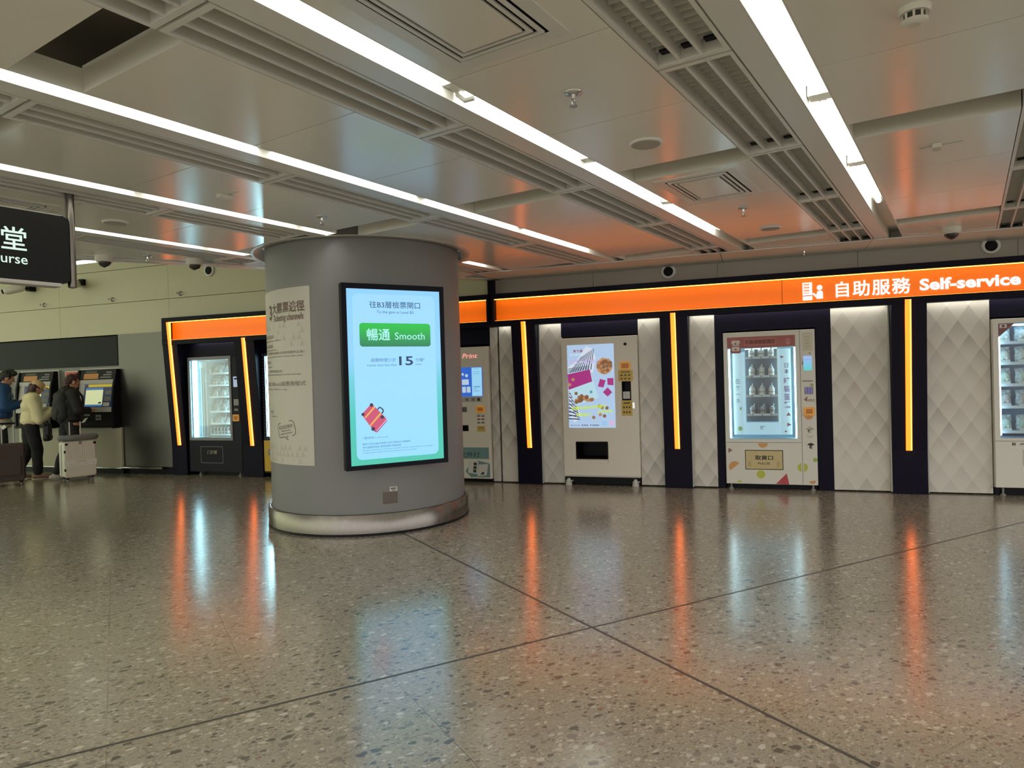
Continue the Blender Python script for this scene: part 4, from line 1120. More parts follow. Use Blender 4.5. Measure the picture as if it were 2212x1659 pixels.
# packed toys in the machine at the right edge
def mk_toy(i):
    def f(t):
        c = ((226, 228, 222), (222, 220, 206), (206, 216, 196), (200, 186, 178), (196, 206, 190))[i]
        a = pouch(.135, .09, .165, .1).build('wrapper', M_film, t)
        b = MB().ell((0, -.03, .075), (.05, .032, .055)).ell((-.022, -.05, .042), (.016, .016, .02)).ell((.022, -.05, .042), (.016, .016, .02)).build('soft_toy', mat('toy_%d' % i, c, .7), t)
        d = MB().plate(rrect(-.05, .05, .001, .026, .004), -.062, -.058).build('name_card', M_white, t)
        return [(a, []), (b, []), (d, [])]
    return f
for i, z in enumerate((1.64, 1.42, 1.19, .955, .69)):
    goods('packed_toy', 'packed toy', 4, [2.49 + .17 * q for q in range(4)], z - .003, 8.6 + .18, mk_toy(i), ['round pale packed toy, %s from left on the %s shelf of the blue-lit machine' % (ORD[q], ('top', 'second', 'third', 'fourth', 'lowest')[i]) for q in range(4)], 'packed toys in the blue-lit machine')

# ------------------------------------------------------------------ display on the column
RZN = math.radians(90) - TF         # local x runs along U, local -y looks along N
p = sn(2.235, -5.98)
tv = thing('information_display', 'large portrait information display in a black frame mounted on the grey column', 'display', (p[0], p[1], 0), RZN)
W2 = 0.492
hb = MB().box(-W2, W2, 0.006, 0.075, 0.62, 2.283)
hb.build('housing', M_black, tv, .008)
bz = MB().box(-W2, -.445, -.004, .006, .62, 2.283).box(.447, W2, -.004, .006, .62, 2.283).box(-.445, .447, -.004, .006, .62, .661).box(-.445, .447, -.004, .006, 2.234, 2.283)
bz.build('bezel', mat('bezel_black', (16, 16, 28), .4, 0, .12), tv, .003)
B(-.06, .06, .075, .082, 1.0, 1.9).build('wall_bracket', M_grey, tv)
sm = bpy.data.materials.new('display_border'); sm.use_nodes = True
h_ = NT(sm); sx_ = h_.n('SeparateXYZ'); h_.put(sx_.inputs[0], h_.n('TexCoord').outputs['Object'])
cc_ = h_.ramp(h_.step(sx_.outputs[2], .66, 2.235), (0, lin((66, 188, 164))), (.27, lin((64, 190, 178))), (.47, lin((98, 196, 208))), (.62, lin((136, 202, 246))), (1, lin((136, 200, 248))))
b_ = sm.node_tree.nodes['Principled BSDF']; b_.inputs['Base Color'].default_value = (.02, .02, .02, 1); b_.inputs['Roughness'].default_value = .3
h_.put(b_.inputs['Emission Color'], cc_); b_.inputs['Emission Strength'].default_value = 1.1
scn = B(-.445, .447, .001, .005, .661, 2.234).build('screen', sm, tv)
pn = MB().plate(rrect(-.392, .395, .71, 2.19, .05), -.0005, .0005).build('screen_panel', gradient_emit('display_panel', .71, (142, 210, 250), 2.19, (150, 208, 252), 1.12), scn)
M_tx = emis('display_navy', (38, 68, 104), 1)
M_tx2 = emis('display_slate', (78, 118, 154), 1)
yT = -.0018
text(scn, 'lettering', '往B3層檢票閘口', -.237, 2.066, .487, .062, yT, M_tx, bold=.004)
text(scn, 'lettering', 'To the gate at Level B3', -.171, 2.012, .353, .032, yT, emis('display_slate2', (52, 90, 128), 1))
gb = MB().plate(rrect(-.336, .345, 1.718, 1.93, .028), -.0022, -.0008).build('green_button', gradient_emit('display_green', 1.718, (14, 122, 84), 1.90, (12, 190, 62), 1.0), scn)
M_wt = emis('display_white', (172, 240, 236), 1.1)
text(gb, 'lettering', '暢通', -.27, 1.772, .218, .108, -.0035, M_wt, bold=.012)
text(gb, 'lettering', 'Smooth', -.006, 1.782, .292, .064, -.0035, M_wt)
text(scn, 'lettering', '過關時間少於', -.242, 1.579, .244, .035, yT, M_tx2)
text(scn, 'lettering', 'transit time less than', -.277, 1.541, .28, .021, yT, M_tx2)
text(scn, 'lettering', '15', .028, 1.545, .136, .083, yT, M_tx, bold=.02)
text(scn, 'lettering', '分鐘*', .188, 1.579, .092, .034, yT, M_tx2)
text(scn, 'lettering', 'mins', .188, 1.546, .063, .016, yT, M_tx2)
text(scn, 'lettering', '* 僅供參考', -.34, .891, .105, .022, yT, M_tx2)
text(scn, 'lettering', 'For reference only', -.226, .893, .128, .014, yT, M_tx2)
text(scn, 'lettering', '離港大堂(B3層)檢票閘口將於開車前5分鐘關閉', -.338, .836, .452, .021, yT, M_tx2)
text(scn, 'lettering', '持外國護照乘客 請預留額外時間辦理', -.338, .808, .36, .02, yT, M_tx2)
text(scn, 'lettering', 'The gate at the Departure Concourse (Level B3) will close 5 minutes before the train departs.', -.338, .784, .68, .014, yT, M_tx2)
text(scn, 'lettering', 'Foreign passport holders should allow additional time for processing.', -.338, .762, .51, .014, yT, M_tx2)
# the suitcase drawn on the screen
poly_part(scn, 'suitcase_picture', emis('case_side', (160, 62, 120), 1), [[(-.109, 1.06), (-.104, 1.045), (-.20, .946), (-.222, .953), (-.232, .965)]], -.001)
poly_part(scn, 'suitcase_picture', emis('case_red', (206, 84, 118), 1), [[(-.25, 1.204), (-.238, 1.201), (-.116, 1.072), (-.112, 1.055), (-.205, .962), (-.222, .958), (-.243, .975), (-.334, 1.106), (-.334, 1.12)]], -.0024)
poly_part(scn, 'suitcase_band', emis('case_yellow', (236, 178, 88), 1), [[(-.222, 1.184), (-.211, 1.173), (-.306, 1.076), (-.313, 1.088)], [(-.166, 1.125), (-.154, 1.113), (-.262, 1.003), (-.27, 1.014)]], -.004)
poly_part(scn, 'suitcase_corner', emis('case_dark', (52, 48, 76), 1), [disc(-.247, 1.195, .016), disc(-.328, 1.115, .014), disc(-.15, 1.082, .016), disc(-.238, .98, .017)], -.0055)
poly_part(scn, 'suitcase_trim', emis('case_pale', (226, 178, 214), 1), [[(-.109, 1.062), (-.104, 1.055), (-.205, .954), (-.211, .96)]], -.0038)
MB().tube([(-.19, -.002, 1.152), (-.172, -.002, 1.172), (-.15, -.002, 1.16), (-.136, -.002, 1.14), (-.142, -.002, 1.125), (-.155, -.002, 1.115)], .006, 6).build('suitcase_handle', emis('case_dark', 0), scn)

# ------------------------------------------------------------------ poster and stickers on the column
po = thing('wall_poster', 'tall cream ticketing channels poster wrapped round the left side of the grey column', 'poster', (COLC[0], COLC[1], 0))
RP = RC + .0035
def bend(R):
    def f(p):
        a = math.radians(-88.7) + p[0] / RC            # x = 0 at the right edge of the sheet, negative to the left
        return ((R - p[1]) * math.cos(a), (R - p[1]) * math.sin(a), p[2])
    return f
PW = 1.05
sh = MB(); N_ = 40
for i in range(N_ + 1):
    a = math.radians(-88.7) + (-PW + PW * i / N_) / RC
    for R, z in ((RP, .646), (RP, 2.301), (RC + .0008, .646), (RC + .0008, 2.301)): sh.v.append((R * math.cos(a), R * math.sin(a), z))
for i in range(N_):
    k = 4 * i; m_ = k + 4
    sh.f += [(k, m_, m_ + 1, k + 1), (k + 2, k + 3, m_ + 3, m_ + 2), (k + 1, m_ + 1, m_ + 3, k + 3), (k, k + 2, m_ + 2, m_)]
sh.f += [(0, 1, 3, 2), (4 * N_, 4 * N_ + 2, 4 * N_ + 3, 4 * N_ + 1)]
sh.build('sheet', mat('poster_cream', (190, 186, 172), .5), po)
M_pk1, M_pk2, M_pk3 = mat('poster_ink', (84, 66, 58), .6), mat('poster_grey_ink', (112, 104, 96), .6), mat('poster_pale', (158, 134, 120), .6)
def ptext(body, x0, z0, w, h, m, **k): return text(po, 'lettering', body, x0, z0, w, h, 0, m, warp=bend(k.pop('R', RP + .0012)), **k)
def pshape(polys, m, R=RP + .0010, name='print'):
    mb = MB()
    for q in polys:
        n = len(q)
        if sum(q[i][0] * q[(i + 1) % n][1] - q[(i + 1) % n][0] * q[i][1] for i in range(n)) < 0: q = q[::-1]
        mb.add([bend(R)((a, 0, b)) for a, b in q], [tuple(range(n))])
    return mb.build(name, m, po)
# heading with its brownish outline
M_pw = mat('poster_halo', (206, 198, 184), .6)
for body, x0, z0, w, h, sh_, bo in (('3', -.632, 2.025, .07, .14, 0, .02), ('大購票途徑', -.545, 2.078, .485, .098, 0, .006), ('Ticketing channels', -.525, 1.985, .45, .078, .15, .0)):
    ptext(body, x0 - .006, z0 - .008, w + .012, h + .008, M_pk3, R=RP + .0010, shear=sh_, bold=bo + .018)
    ptext(body, x0, z0, w, h, M_pk1, R=RP + .0018, shear=sh_, bold=bo)
tri = []
rr = random.Random(5)
for j in range(5):
    for i in range(14):
        x = -.98 + i * .068 + (j % 2) * .034; z = 1.755 + j * .06
        if rr.random() < .4 and x < -.04: tri.append([(x - .03, z), (x + .03, z), (x, z + .065)])
for j in range(3):
    for i in range(14):
        x = -.98 + i * .068 + (j % 2) * .034; z = .66 + j * .06
        if rr.random() < .7 and x < -.04: tri.append([(x - .03, z), (x + .03, z), (x, z + .065)])
pshape(tri, mat('poster_triangle', (178, 173, 158), .5), RP + .0005, 'pattern')
for body, x1, z0, w, h, m in (('香港西九龍站', -.533, 1.845, .36, .036, M_pk2), ('Hong Kong West Kowloon Station', -.386, 1.81, .58, .022, M_pk2), ('自助售票機', -.572, 1.752, .32, .036, M_pk2), ('Ticket vending machines', -.47, 1.722, .5, .02, M_pk2),
                            ('(請預備所有乘車人的有效證件正本)', -.078, 1.685, .66, .03, M_pk1), ('Please have the original documents of all passengers ready', -.095, 1.657, .70, .018, M_pk1), ('票務櫃台', -.62, 1.60, .28, .034, M_pk2),
                            ('Counters', -.60, 1.565, .2, .02, M_pk2), ('(輪候時間或較長)', -.378, 1.512, .32, .03, M_pk2), ('(A longer queuing and waiting time can be expected)', -.127, 1.485, .66, .018, M_pk1),
                            ('網站(12306.cn)或應用程式', -.066, 1.38, .78, .052, M_pk1), ('Online at 12306.cn or app', -.31, 1.342, .45, .024, M_pk2), ('代理', -.60, 1.12, .12, .036, M_pk2), ('Agents', -.51, 1.085, .16, .02, M_pk2)):
    ptext(body, x1, z0, w, h, m, align='R')
pshape([[(-.95, 1.455), (-.05, 1.455), (-.05, 1.457), (-.95, 1.457)], [(-.95, 1.182), (-.08, 1.182), (-.08, 1.184), (-.95, 1.184)]], M_pk3)
# speech bubble
def band(pts, w):
    out = []
    for i in range(len(pts)):
        a, b = Vector(pts[i]), Vector(pts[(i + 1) % len(pts)]); d = (b - a)
        if d.length < 1e-6: continue
        d = d.normalized(); n_ = Vector((-d[1], d[0])) * w
        out.append([tuple(a - n_), tuple(b - n_), tuple(b + n_), tuple(a + n_)])
    return out
bub = [(-.503, 1.00), (-.49, 1.022), (-.46, 1.032), (-.29, 1.062), (-.262, 1.062), (-.235, 1.045), (-.212, .975), (-.212, .945), (-.235, .925), (-.34, .91), (-.345, .89), (-.315, .878), (-.375, .906), (-.455, .895), (-.478, .905), (-.50, .985)]
pshape(band(bub, .0035), M_pk1)
ptext('祝您旅途愉快!', -.478, .966, .23, .038, M_pk2, tilt=.14)
ptext('Wish you have', -.43, .944, .15, .02, M_pk1, tilt=.14)
ptext('a pleasant journey!', -.46, .913, .21, .022, M_pk1, tilt=.14)
# stickers near the foot
def on_col(name, label, cat, a0, a1, z0, z1, m, R=RC + .003):
    mb = MB(); n = 6
    for i in range(n + 1):
        a = math.radians(a0 + (a1 - a0) * i / n)
        for r, z in ((R, z0), (R, z1), (RC + .0006, z0), (RC + .0006, z1)): mb.v.append((r * math.cos(a), r * math.sin(a), z))
    for i in range(n):
        k = 4 * i; q = k + 4
        mb.f += [(k, q, q + 1, k + 1), (k + 2, k + 3, q + 3, q + 2), (k + 1, q + 1, q + 3, k + 3), (k, k + 2, q + 2, q)]
    mb.f += [(0, 1, 3, 2), (4 * n, 4 * n + 2, 4 * n + 3, 4 * n + 1)]
    o = mb.build(name, m); o.location = (COLC[0], COLC[1], 0)
    return tag(o, label, cat)
pl = on_col('access_plate', 'small brownish metal access plate low on the grey column', 'plate', -52.3, -44.4, .276, .386, mat('plate_brown', (92, 82, 74), .35, .4))
stk = on_col('sticker', 'small white printed sticker just above the metal plate on the column', 'sticker', -48.6, -44.5, .388, .43, mat('sticker_white', (206, 202, 196), .5))
mb = MB()
for a0, a1, z0, z1 in ((-48.1, -45.1, .410, .42), (-47.6, -45.5, .395, .402)):
    mb.add([((RC + .0045) * math.cos(math.radians(a)), (RC + .0045) * math.sin(math.radians(a)), z) for a, z in ((a0, z0), (a1, z0), (a1, z1), (a0, z1))], [(0, 1, 2, 3)])
mb.build('print', M_ink, stk)

# ------------------------------------------------------------------ hanging direction sign
RZC = math.radians(90) - TC          # local x along C, local -y along D
q = cd(2.227, -5.045)
hs = thing('hanging_sign', 'black hanging direction sign on a steel pole at the left edge', 'hanging sign', (q[0], q[1], 0), RZC)
MB().plate(rrect(-1.75, .005, 2.112, 2.562, .045, 8), -.045, .045).build('sign_board', mat('sign_black', (16, 17, 16), .4, 0, .2), hs)
bt = MB().box(-1.7, -.05, -.05, .05, 2.088, 2.113); bt.build('bottom_rail', M_lgrey, hs, .004)
ed = MB().box(-1.7, -.04, -.046, .046, 2.560, 2.568); ed.build('top_rail', M_lgrey, hs)
MB().lathe([(.028, 2.1), (.028, 2.75)], (.035, 0, 0), 20).build('pole', M_steel, hs)
MB().lathe([(.028, 2.1), (.028, 2.75)], (-1.72, .0, 0), 20).build('pole', M_steel, hs)
M_sl = emis('sign_letters', (222, 246, 232), 1)
text(hs, 'lettering', '大堂', -.247, 2.295, None, .148, -.047, M_sl, align='R', bold=.01)
text(hs, 'lettering', 'Concourse', -.245, 2.213, None, .062, -.047, M_sl, align='R', bold=.006)

# ------------------------------------------------------------------ things fixed to the ceiling
def at_c(c, d): q = cd(c, d); return (q[0], q[1], ZC)
def sprinkler(c, d, label):
    t = thing('sprinkler', label, 'sprinkler', at_c(c, d), RZC, 'fire sprinklers on the ceiling')
    MB().lathe([(.022, -.012), (.04, -.006), (.042, 0)], (0, 0, 0), 20).build('escutcheon', M_chrome, t)
    f = MB().lathe([(.010, -.03), (.012, -.012)], (0, 0, 0), 12)
    for s_ in (-1, 1): f.tube([(s_ * .010, 0, -.028), (s_ * .016, 0, -.045), (s_ * .006, 0, -.062)], .0035, 6)
    f.tube([(0, 0, -.03), (0, 0, -.062)], .003, 6); f.build('frame', M_chrome, t)
    MB().lathe([(.019, -.066), (.019, -.062), (.005, -.060)], (0, 0, 0), 16).build('deflector', M_chrome, t)
sprinkler(2.863, -1.508, 'largest ceiling sprinkler, on the panel between the two big light troughs')
sprinkler(5.713, -1.492, 'ceiling sprinkler beyond the small square diffuser')
sprinkler(3.746, -4.24, 'ceiling sprinkler above the left side of the column')
sprinkler(3.746, -6.787, 'ceiling sprinkler near the open edge on the left')
sprinkler(8.164, -1.486, 'ceiling sprinkler in the border right above the orange sign')
def speaker(c, d, r, label):
    t = thing('ceiling_speaker', label, 'ceiling speaker', at_c(c, d), RZC, 'round ceiling speakers')
    MB().lathe([(r - .012, -.012), (r - .004, -.010), (r, -.003), (r, 0)], (0, 0, 0), 36).build('rim', M_ceil2, t)
    MB().lathe([(r - .014, -.0135), (r - .014, -.0118)], (0, 0, 0), 36).build('grille_disc', mat('speaker_mesh', (176, 172, 162), .6, bump=(400, .4)), t)
speaker(3.733, -1.509, .095, 'round white ceiling speaker before the first gap in the ceiling')
speaker(6.661, -1.498, .095, 'round white ceiling speaker near the wall, right of the small sprinkler')
speaker(2.836, -5.587, .095, 'round white ceiling speaker right of the hanging sign')
def diffuser(c0, d0, lc, ld, label):
    t = thing('air_diffuser', label, 'air diffuser', at_c(c0 + lc, d0 + ld), RZC, 'square ceiling air diffusers')
    # local x = C, y = -D ; centred
    def frame(a, b, w, z0, z1):
        m_ = MB(); m_.box(-a, a, -b, -b + w, z0, z1).box(-a, a, b - w, b, z0, z1).box(-a, -a + w, -b + w, b - w, z0, z1).box(a - w, a, -b + w, b - w, z0, z1); return m_
    frame(lc + .06, ld + .06, .06, -.004, 0).build('frame', M_ceil2, t)
    B(-lc, lc, -ld, ld, -.002, 0.0).build('backing', mat('slot_shade_black', (7, 7, 6), .9, 0, .1), t)  # near-black colour stands in for the shade inside deep slots
    for i in range(3):
        g_ = .014 + i * .032
        if i < 2: frame(lc - g_, ld - g_, .016, -.010, -.002).build('ring', M_ceil2, t)
    B(-lc + .076, lc - .076, -ld + .076, ld - .076, -.012, -.002).build('centre_panel', M_ceil, t)
diffuser(1.665, -1.735, .318, .215, 'large square three-ring air diffuser cut off by the top edge')
diffuser(4.585, -1.725, .318, .215, 'small square three-ring air diffuser before the orange sign')
diffuser(1.66, -5.87, .318, .215, 'square three-ring air diffuser behind the hanging sign')
def detector(c, d, label, kind=0):
    t = thing('smoke_detector' if kind != 2 else 'dome_camera', label, 'smoke detector' if kind != 2 else 'dome camera', at_c(c, d), RZC)
    if kind == 0:
        MB().lathe([(.05, -.022), (.055, -.012), (.056, 0)], (0, 0, 0), 24).build('base', M_white, t)
        MB().lathe([(.022, -.062), (.04, -.056), (.046, -.046)], (0, 0, 0), 24).build('cap', M_white, t)
        MB().lathe([(.036, -.05), (.036, -.02)], (0, 0, 0), 20).build('sensor_chamber', M_ink, t)
        r_ = MB()
        for i in range(8):
            a = i * math.pi / 4; r_.box(.036 * math.cos(a) - .004, .036 * math.cos(a) + .004, .036 * math.sin(a) - .004, .036 * math.sin(a) + .004, -.048, -.02)
        r_.build('cage', M_white, t)
    elif kind == 1:
        B(-.05, .05, -.025, .025, -.03, 0).build('base', M_white, t, .006)
        B(.012, .02, -.13, .09, -.004, 0).build('label_strip', M_lgrey, t)
    else:
        MB().lathe([(.07, -.06), (.082, -.045), (.085, 0)], (0, 0, 0), 28).build('base', M_white, t)
        MB().lathe([(.012, -.112), (.038, -.1), (.056, -.08), (.06, -.06)], (0, 0, 0), 24).build('dome', mat('smoked_dome', (60, 52, 46), .12), t)
detector(2.969, -.14, 'white smoke detector with dark slots at the top right edge', 0)
detector(4.859, -.129, 'flat white detector box on the panel near the right edge', 1)
detector(7.871, -.109, 'white dome camera on the ceiling border above the Self-service lettering', 2)
detector(2.892, -4.243, 'flat white detector box on the panel left of the column', 1)
detector(3.479, -7.087, 'white dome camera beside the hanging sign pole', 2)
detector(4.151, -6.635, 'white dome camera between the hanging sign and the column', 2)
# gap clips on the recessed panel edges
def jet(x, z, y, r, label):
    t = thing('air_nozzle', label, 'air nozzle', (x, y, z), 0, 'round air nozzles on the walls')
    MB().lathe([(r, 0), (r, .012), (r * .86, .03), (r * .66, .022)], (0, 0, 0), 32, 'Y', caps=False).build('ring', M_ceil2, t)
    MB().lathe([(r * .67, -.03), (r * .67, .022)], (0, 0, 0), 28, 'Y', caps=False).build('throat', M_grey, t)
    MB().lathe([(r * .64, -.0), (r * .5, .014), (r * .2, .018)], (0, 0, 0), 28, 'Y').build('core', M_void, t)
jet(-1.006, 2.652, 8.648, .09, 'round air nozzle above the cookie screen machine')
jet(2.366, 2.66, 8.648, .09, 'round air nozzle above the right edge of the orange sign')
jet(-8.07, 3.226, 8.628, .10, 'round air nozzle with a dark core high on the left beige wall')
for i, (x, z) in enumerate(((-11.73, 2.912), (-10.13, 2.905), (-8.67, 2.905))):
    t = thing('wall_sprinkler', 'steel sprinkler head on the beige wall, %s of three from the left' % ORD[i], 'sprinkler', (x, 8.628, z), 0, 'sprinkler heads on the beige wall')
    MB().lathe([(.04, 0), (.036, .008), (.014, .012), (.012, .04)], (0, 0, 0), 16, 'Y').build('escutcheon', M_chrome, t)
    MB().lathe([(.02, .06), (.02, .064)], (0, 0, 0), 12, 'Y').tube([(-.01, -.04, 0), (-.014, -.052, 0), (-.006, -.062, 0)], .003, 6).tube([(.01, -.04, 0), (.014, -.052, 0), (.006, -.062, 0)], .003, 6).build('frame', M_grey, t)
def cctv(x, z, yaw, label, off=(-.08, -.27, -.03)):
    t = thing('security_camera', label, 'security camera', (x, 8.628, z))
    B(-.05, .05, off[1] * .45, 0, -.05, .05).build('wall_bracket', M_dark, t, .005)
    MB().tube([(0, off[1] * .45, 0), (off[0] * .3, off[1] * .7, -.03), off], .016, 8).build('arm', M_dark, t)
    d = Vector((math.cos(yaw), math.sin(yaw), -.25)).normalized(); a = Vector(off)
    MB().cap(a - d * .08, a + d * .12, .066, .066, 16).build('housing', M_white, t)
    MB().tube([a + d * .16, a + d * .20], .038, 14).build('lens', M_void, t)
    return t
cctv(-11.96, 3.21, math.radians(-140), 'white wall camera on a dark bracket under the black hanging sign')
cctv(-10.77, 3.235, math.radians(-62), 'white wall camera at the lower right corner of the hanging sign', (-.01, -.15, -.05))
# high lamp of the taller hall, past the ceiling edge
t = thing('linear_lamp', 'slim bright lamp high in the hall beyond the ceiling edge', 'ceiling light', (-9.42, 7.5, 3.29))
B(-.5, .3, -.1, .1, .012, .05).build('housing', M_dark, t); B(-.48, .28, -.08, .08, 0, .012).build('diffuser', emis('hall_tube', [1, 1, .8], 3.0), t)
for x in (-.35, .2): MB().tube([(x, 0, .05), (x, 0, 1.41)], .006, 6).build('suspension_rod', M_grey, t)

# ------------------------------------------------------------------ ticket kiosks on the left
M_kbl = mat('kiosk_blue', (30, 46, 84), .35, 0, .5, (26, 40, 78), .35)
M_kscr = emis('kiosk_display', (206, 212, 160), .95)
M_kbar = emis('kiosk_bar', (70, 118, 168), .8)
def kiosk(x0, label):
    t = thing('ticket_kiosk', label, 'ticket kiosk', (x0, 8.62, 0), group='ticket kiosks in the left wall')
    # local x 0 .. 0.93
    B(-0.05, 0.925, -.07, -.001, .10, .77).build('base_panel', mat('base_beige', (186, 182, 152), .4), t, .004)
    B(-0.05, 0.925, -.05, -.001, .0, .09).build('plinth', M_dark, t)
    B(-0.05, 0.92, -.078, -.05, .088, .10).build('foot_strip', M_chrome, t)
    f = MB().box(0, .025, -.03, -.001, .77, 1.765).box(.905, .93, -.03, -.001, .77, 1.765).box(.025, .905, -.03, -.001, 1.745, 1.765)
    f.build('wall_frame', M_lgrey, t, .003)
    for x in (.03, .862):
        MB().side([(-.005, .765), (-.19, .765), (-.19, 1.03), (-.165, 1.45), (-.10, 1.74), (-.005, 1.74)], x, x + .04).build('cheek', M_black, t, .003)
    MB().side([(-.004, 1.57), (-.115, 1.57), (-.085, 1.735), (-.004, 1.735)], .07, .862).build('header', M_dark, t)
    def hy(z): return -.115 + .03 * (z - 1.57) / .165 - .002
    hq = MB().add([(.17, hy(1.585), 1.585), (.50, hy(1.585), 1.585), (.50, hy(1.675), 1.675), (.17, hy(1.675), 1.675)], [(0, 1, 2, 3)]); hq.build('header_notice', mat('notice_orange', (196, 132, 66), .5), t)
    gg = MB()
    for i in range(3): gg.add([(.52 + i * .08, hy(1.60 + i * .04), 1.60 + i * .04), (.80, hy(1.60 + i * .04), 1.60 + i * .04), (.78, hy(1.62 + i * .04), 1.62 + i * .04), (.56 + i * .05, hy(1.62 + i * .04), 1.62 + i * .04)], [(0, 1, 2, 3)])
    for i in range(2): gg.add([(.2, hy(1.69 + i * .018), 1.69 + i * .018), (.46, hy(1.69 + i * .018), 1.69 + i * .018), (.46, hy(1.697 + i * .018), 1.697 + i * .018), (.2, hy(1.697 + i * .018), 1.697 + i * .018)], [(0, 1, 2, 3)])
    gg.build('header_print', M_grey, t)
    MB().side([(-.004, 1.50), (-.118, 1.50), (-.12, 1.57), (-.004, 1.57)], .07, .862).build('upper_ledge', M_lgrey, t)
    # slanted console
    def cy(z): return -.11 - .06 * (1.5 - z) / .4
    MB().side([(-.004, 1.10), (cy(1.10), 1.10), (cy(1.5), 1.5), (-.004, 1.5)], .07, .862).build('console', M_lgrey, t)
    def quad(n, m, x0_, x1_, z0, z1, d, par=None, sk=0.0):
        return MB().add([(x0_, cy(z0) - d, z0), (x1_, cy(z0) - d, z0), (x1_ + sk, cy(z1) - d, z1), (x0_ + sk, cy(z1) - d, z1), (x0_, cy(z0) - d + .003, z0), (x1_, cy(z0) - d + .003, z0), (x1_ + sk, cy(z1) - d + .003, z1), (x0_ + sk, cy(z1) - d + .003, z1)],
                        [(0, 1, 2, 3), (7, 6, 5, 4), (0, 4, 5, 1), (1, 5, 6, 2), (2, 6, 7, 3), (3, 7, 4, 0)]).build(n, m, par or t)
    cpl = quad('control_plate', M_kbl, .20, .845, 1.115, 1.495, .004)
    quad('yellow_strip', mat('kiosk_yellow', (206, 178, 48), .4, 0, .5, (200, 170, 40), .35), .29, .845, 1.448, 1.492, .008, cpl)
    quad('display', M_kscr, .245, .63, 1.16, 1.40, .008, cpl)
    quad('display_bar', M_kbar, .245, .63, 1.40, 1.437, .0082, cpl); quad('display_bar', M_kbar, .245, .63, 1.13, 1.16, .0082, cpl)
    quad('display_button', M_ink, .55, .61, 1.175, 1.20, .0095, cpl)
    quad('card_slot', M_grey, .67, .82, 1.21, 1.285, .010, cpl); quad('note_tray', M_white, .66, .80, 1.13, 1.19, .012, cpl); quad('symbol_plate', M_grey, .68, .82, 1.32, 1.38, .008, cpl)
    MB().side([(-.004, 1.035), (-.195, 1.035), (-.19, 1.10), (-.004, 1.11)], .07, .862).build('lower_ledge', M_lgrey, t)
    B(.07, .862, -.175, -.004, .80, 1.034).build('lower_panel', M_black, t)
    B(.24, .37, -.18, -.175, .972, 1.0).build('slot_label', M_grey, t)
    g_ = B(.50, .62, -.183, -.175, .90, .99).build('card_unit', M_grey, t); B(.52, .60, -.187, -.183, .935, .95).build('card_unit_slot', M_black, g_)
    MB().add([(.25, -.178, .93), (.33, -.178, .945), (.34, -.21, .925), (.26, -.212, .905), (.305, -.226, .87), (.225, -.226, .855)], [(0, 1, 2, 3), (3, 2, 4, 5)]).build('paper_receipt', mat('paper', (226, 226, 214), .6), t)
    B(.03, .862, -.21, -.004, .775, .80).build('shelf_ledge', M_dark, t, .003)
kiosk(-10.865, 'ticket kiosk with a lit screen beside the steel wall, used by the backpacker')
kiosk(-12.305, 'ticket kiosk half hidden behind the woman in the cream sweater')
kiosk(-13.745, 'ticket kiosk at the left edge of the picture, behind the person in blue')
pp = thing('wall_poster', 'white wall poster with a red-orange top band between the ticket kiosks', 'poster', (-11.06, 8.60, 1.32))
B(-.19, .19, .005, .018, 0, .415).build('sheet', mat('poster_white', (206, 200, 190), .5), pp)
B(-.172, .172, .003, .005, .28, .40).build('red_band', mat('poster_red', (206, 92, 62), .5), pp)
B(-.15, .1, .0015, .003, .33, .345).build('print', M_white, pp)
for i in range(3): B(-.15, .12 - .05 * i, .003, .005, .06 + .06 * i, .08 + .06 * i).build('print', M_ink, pp)

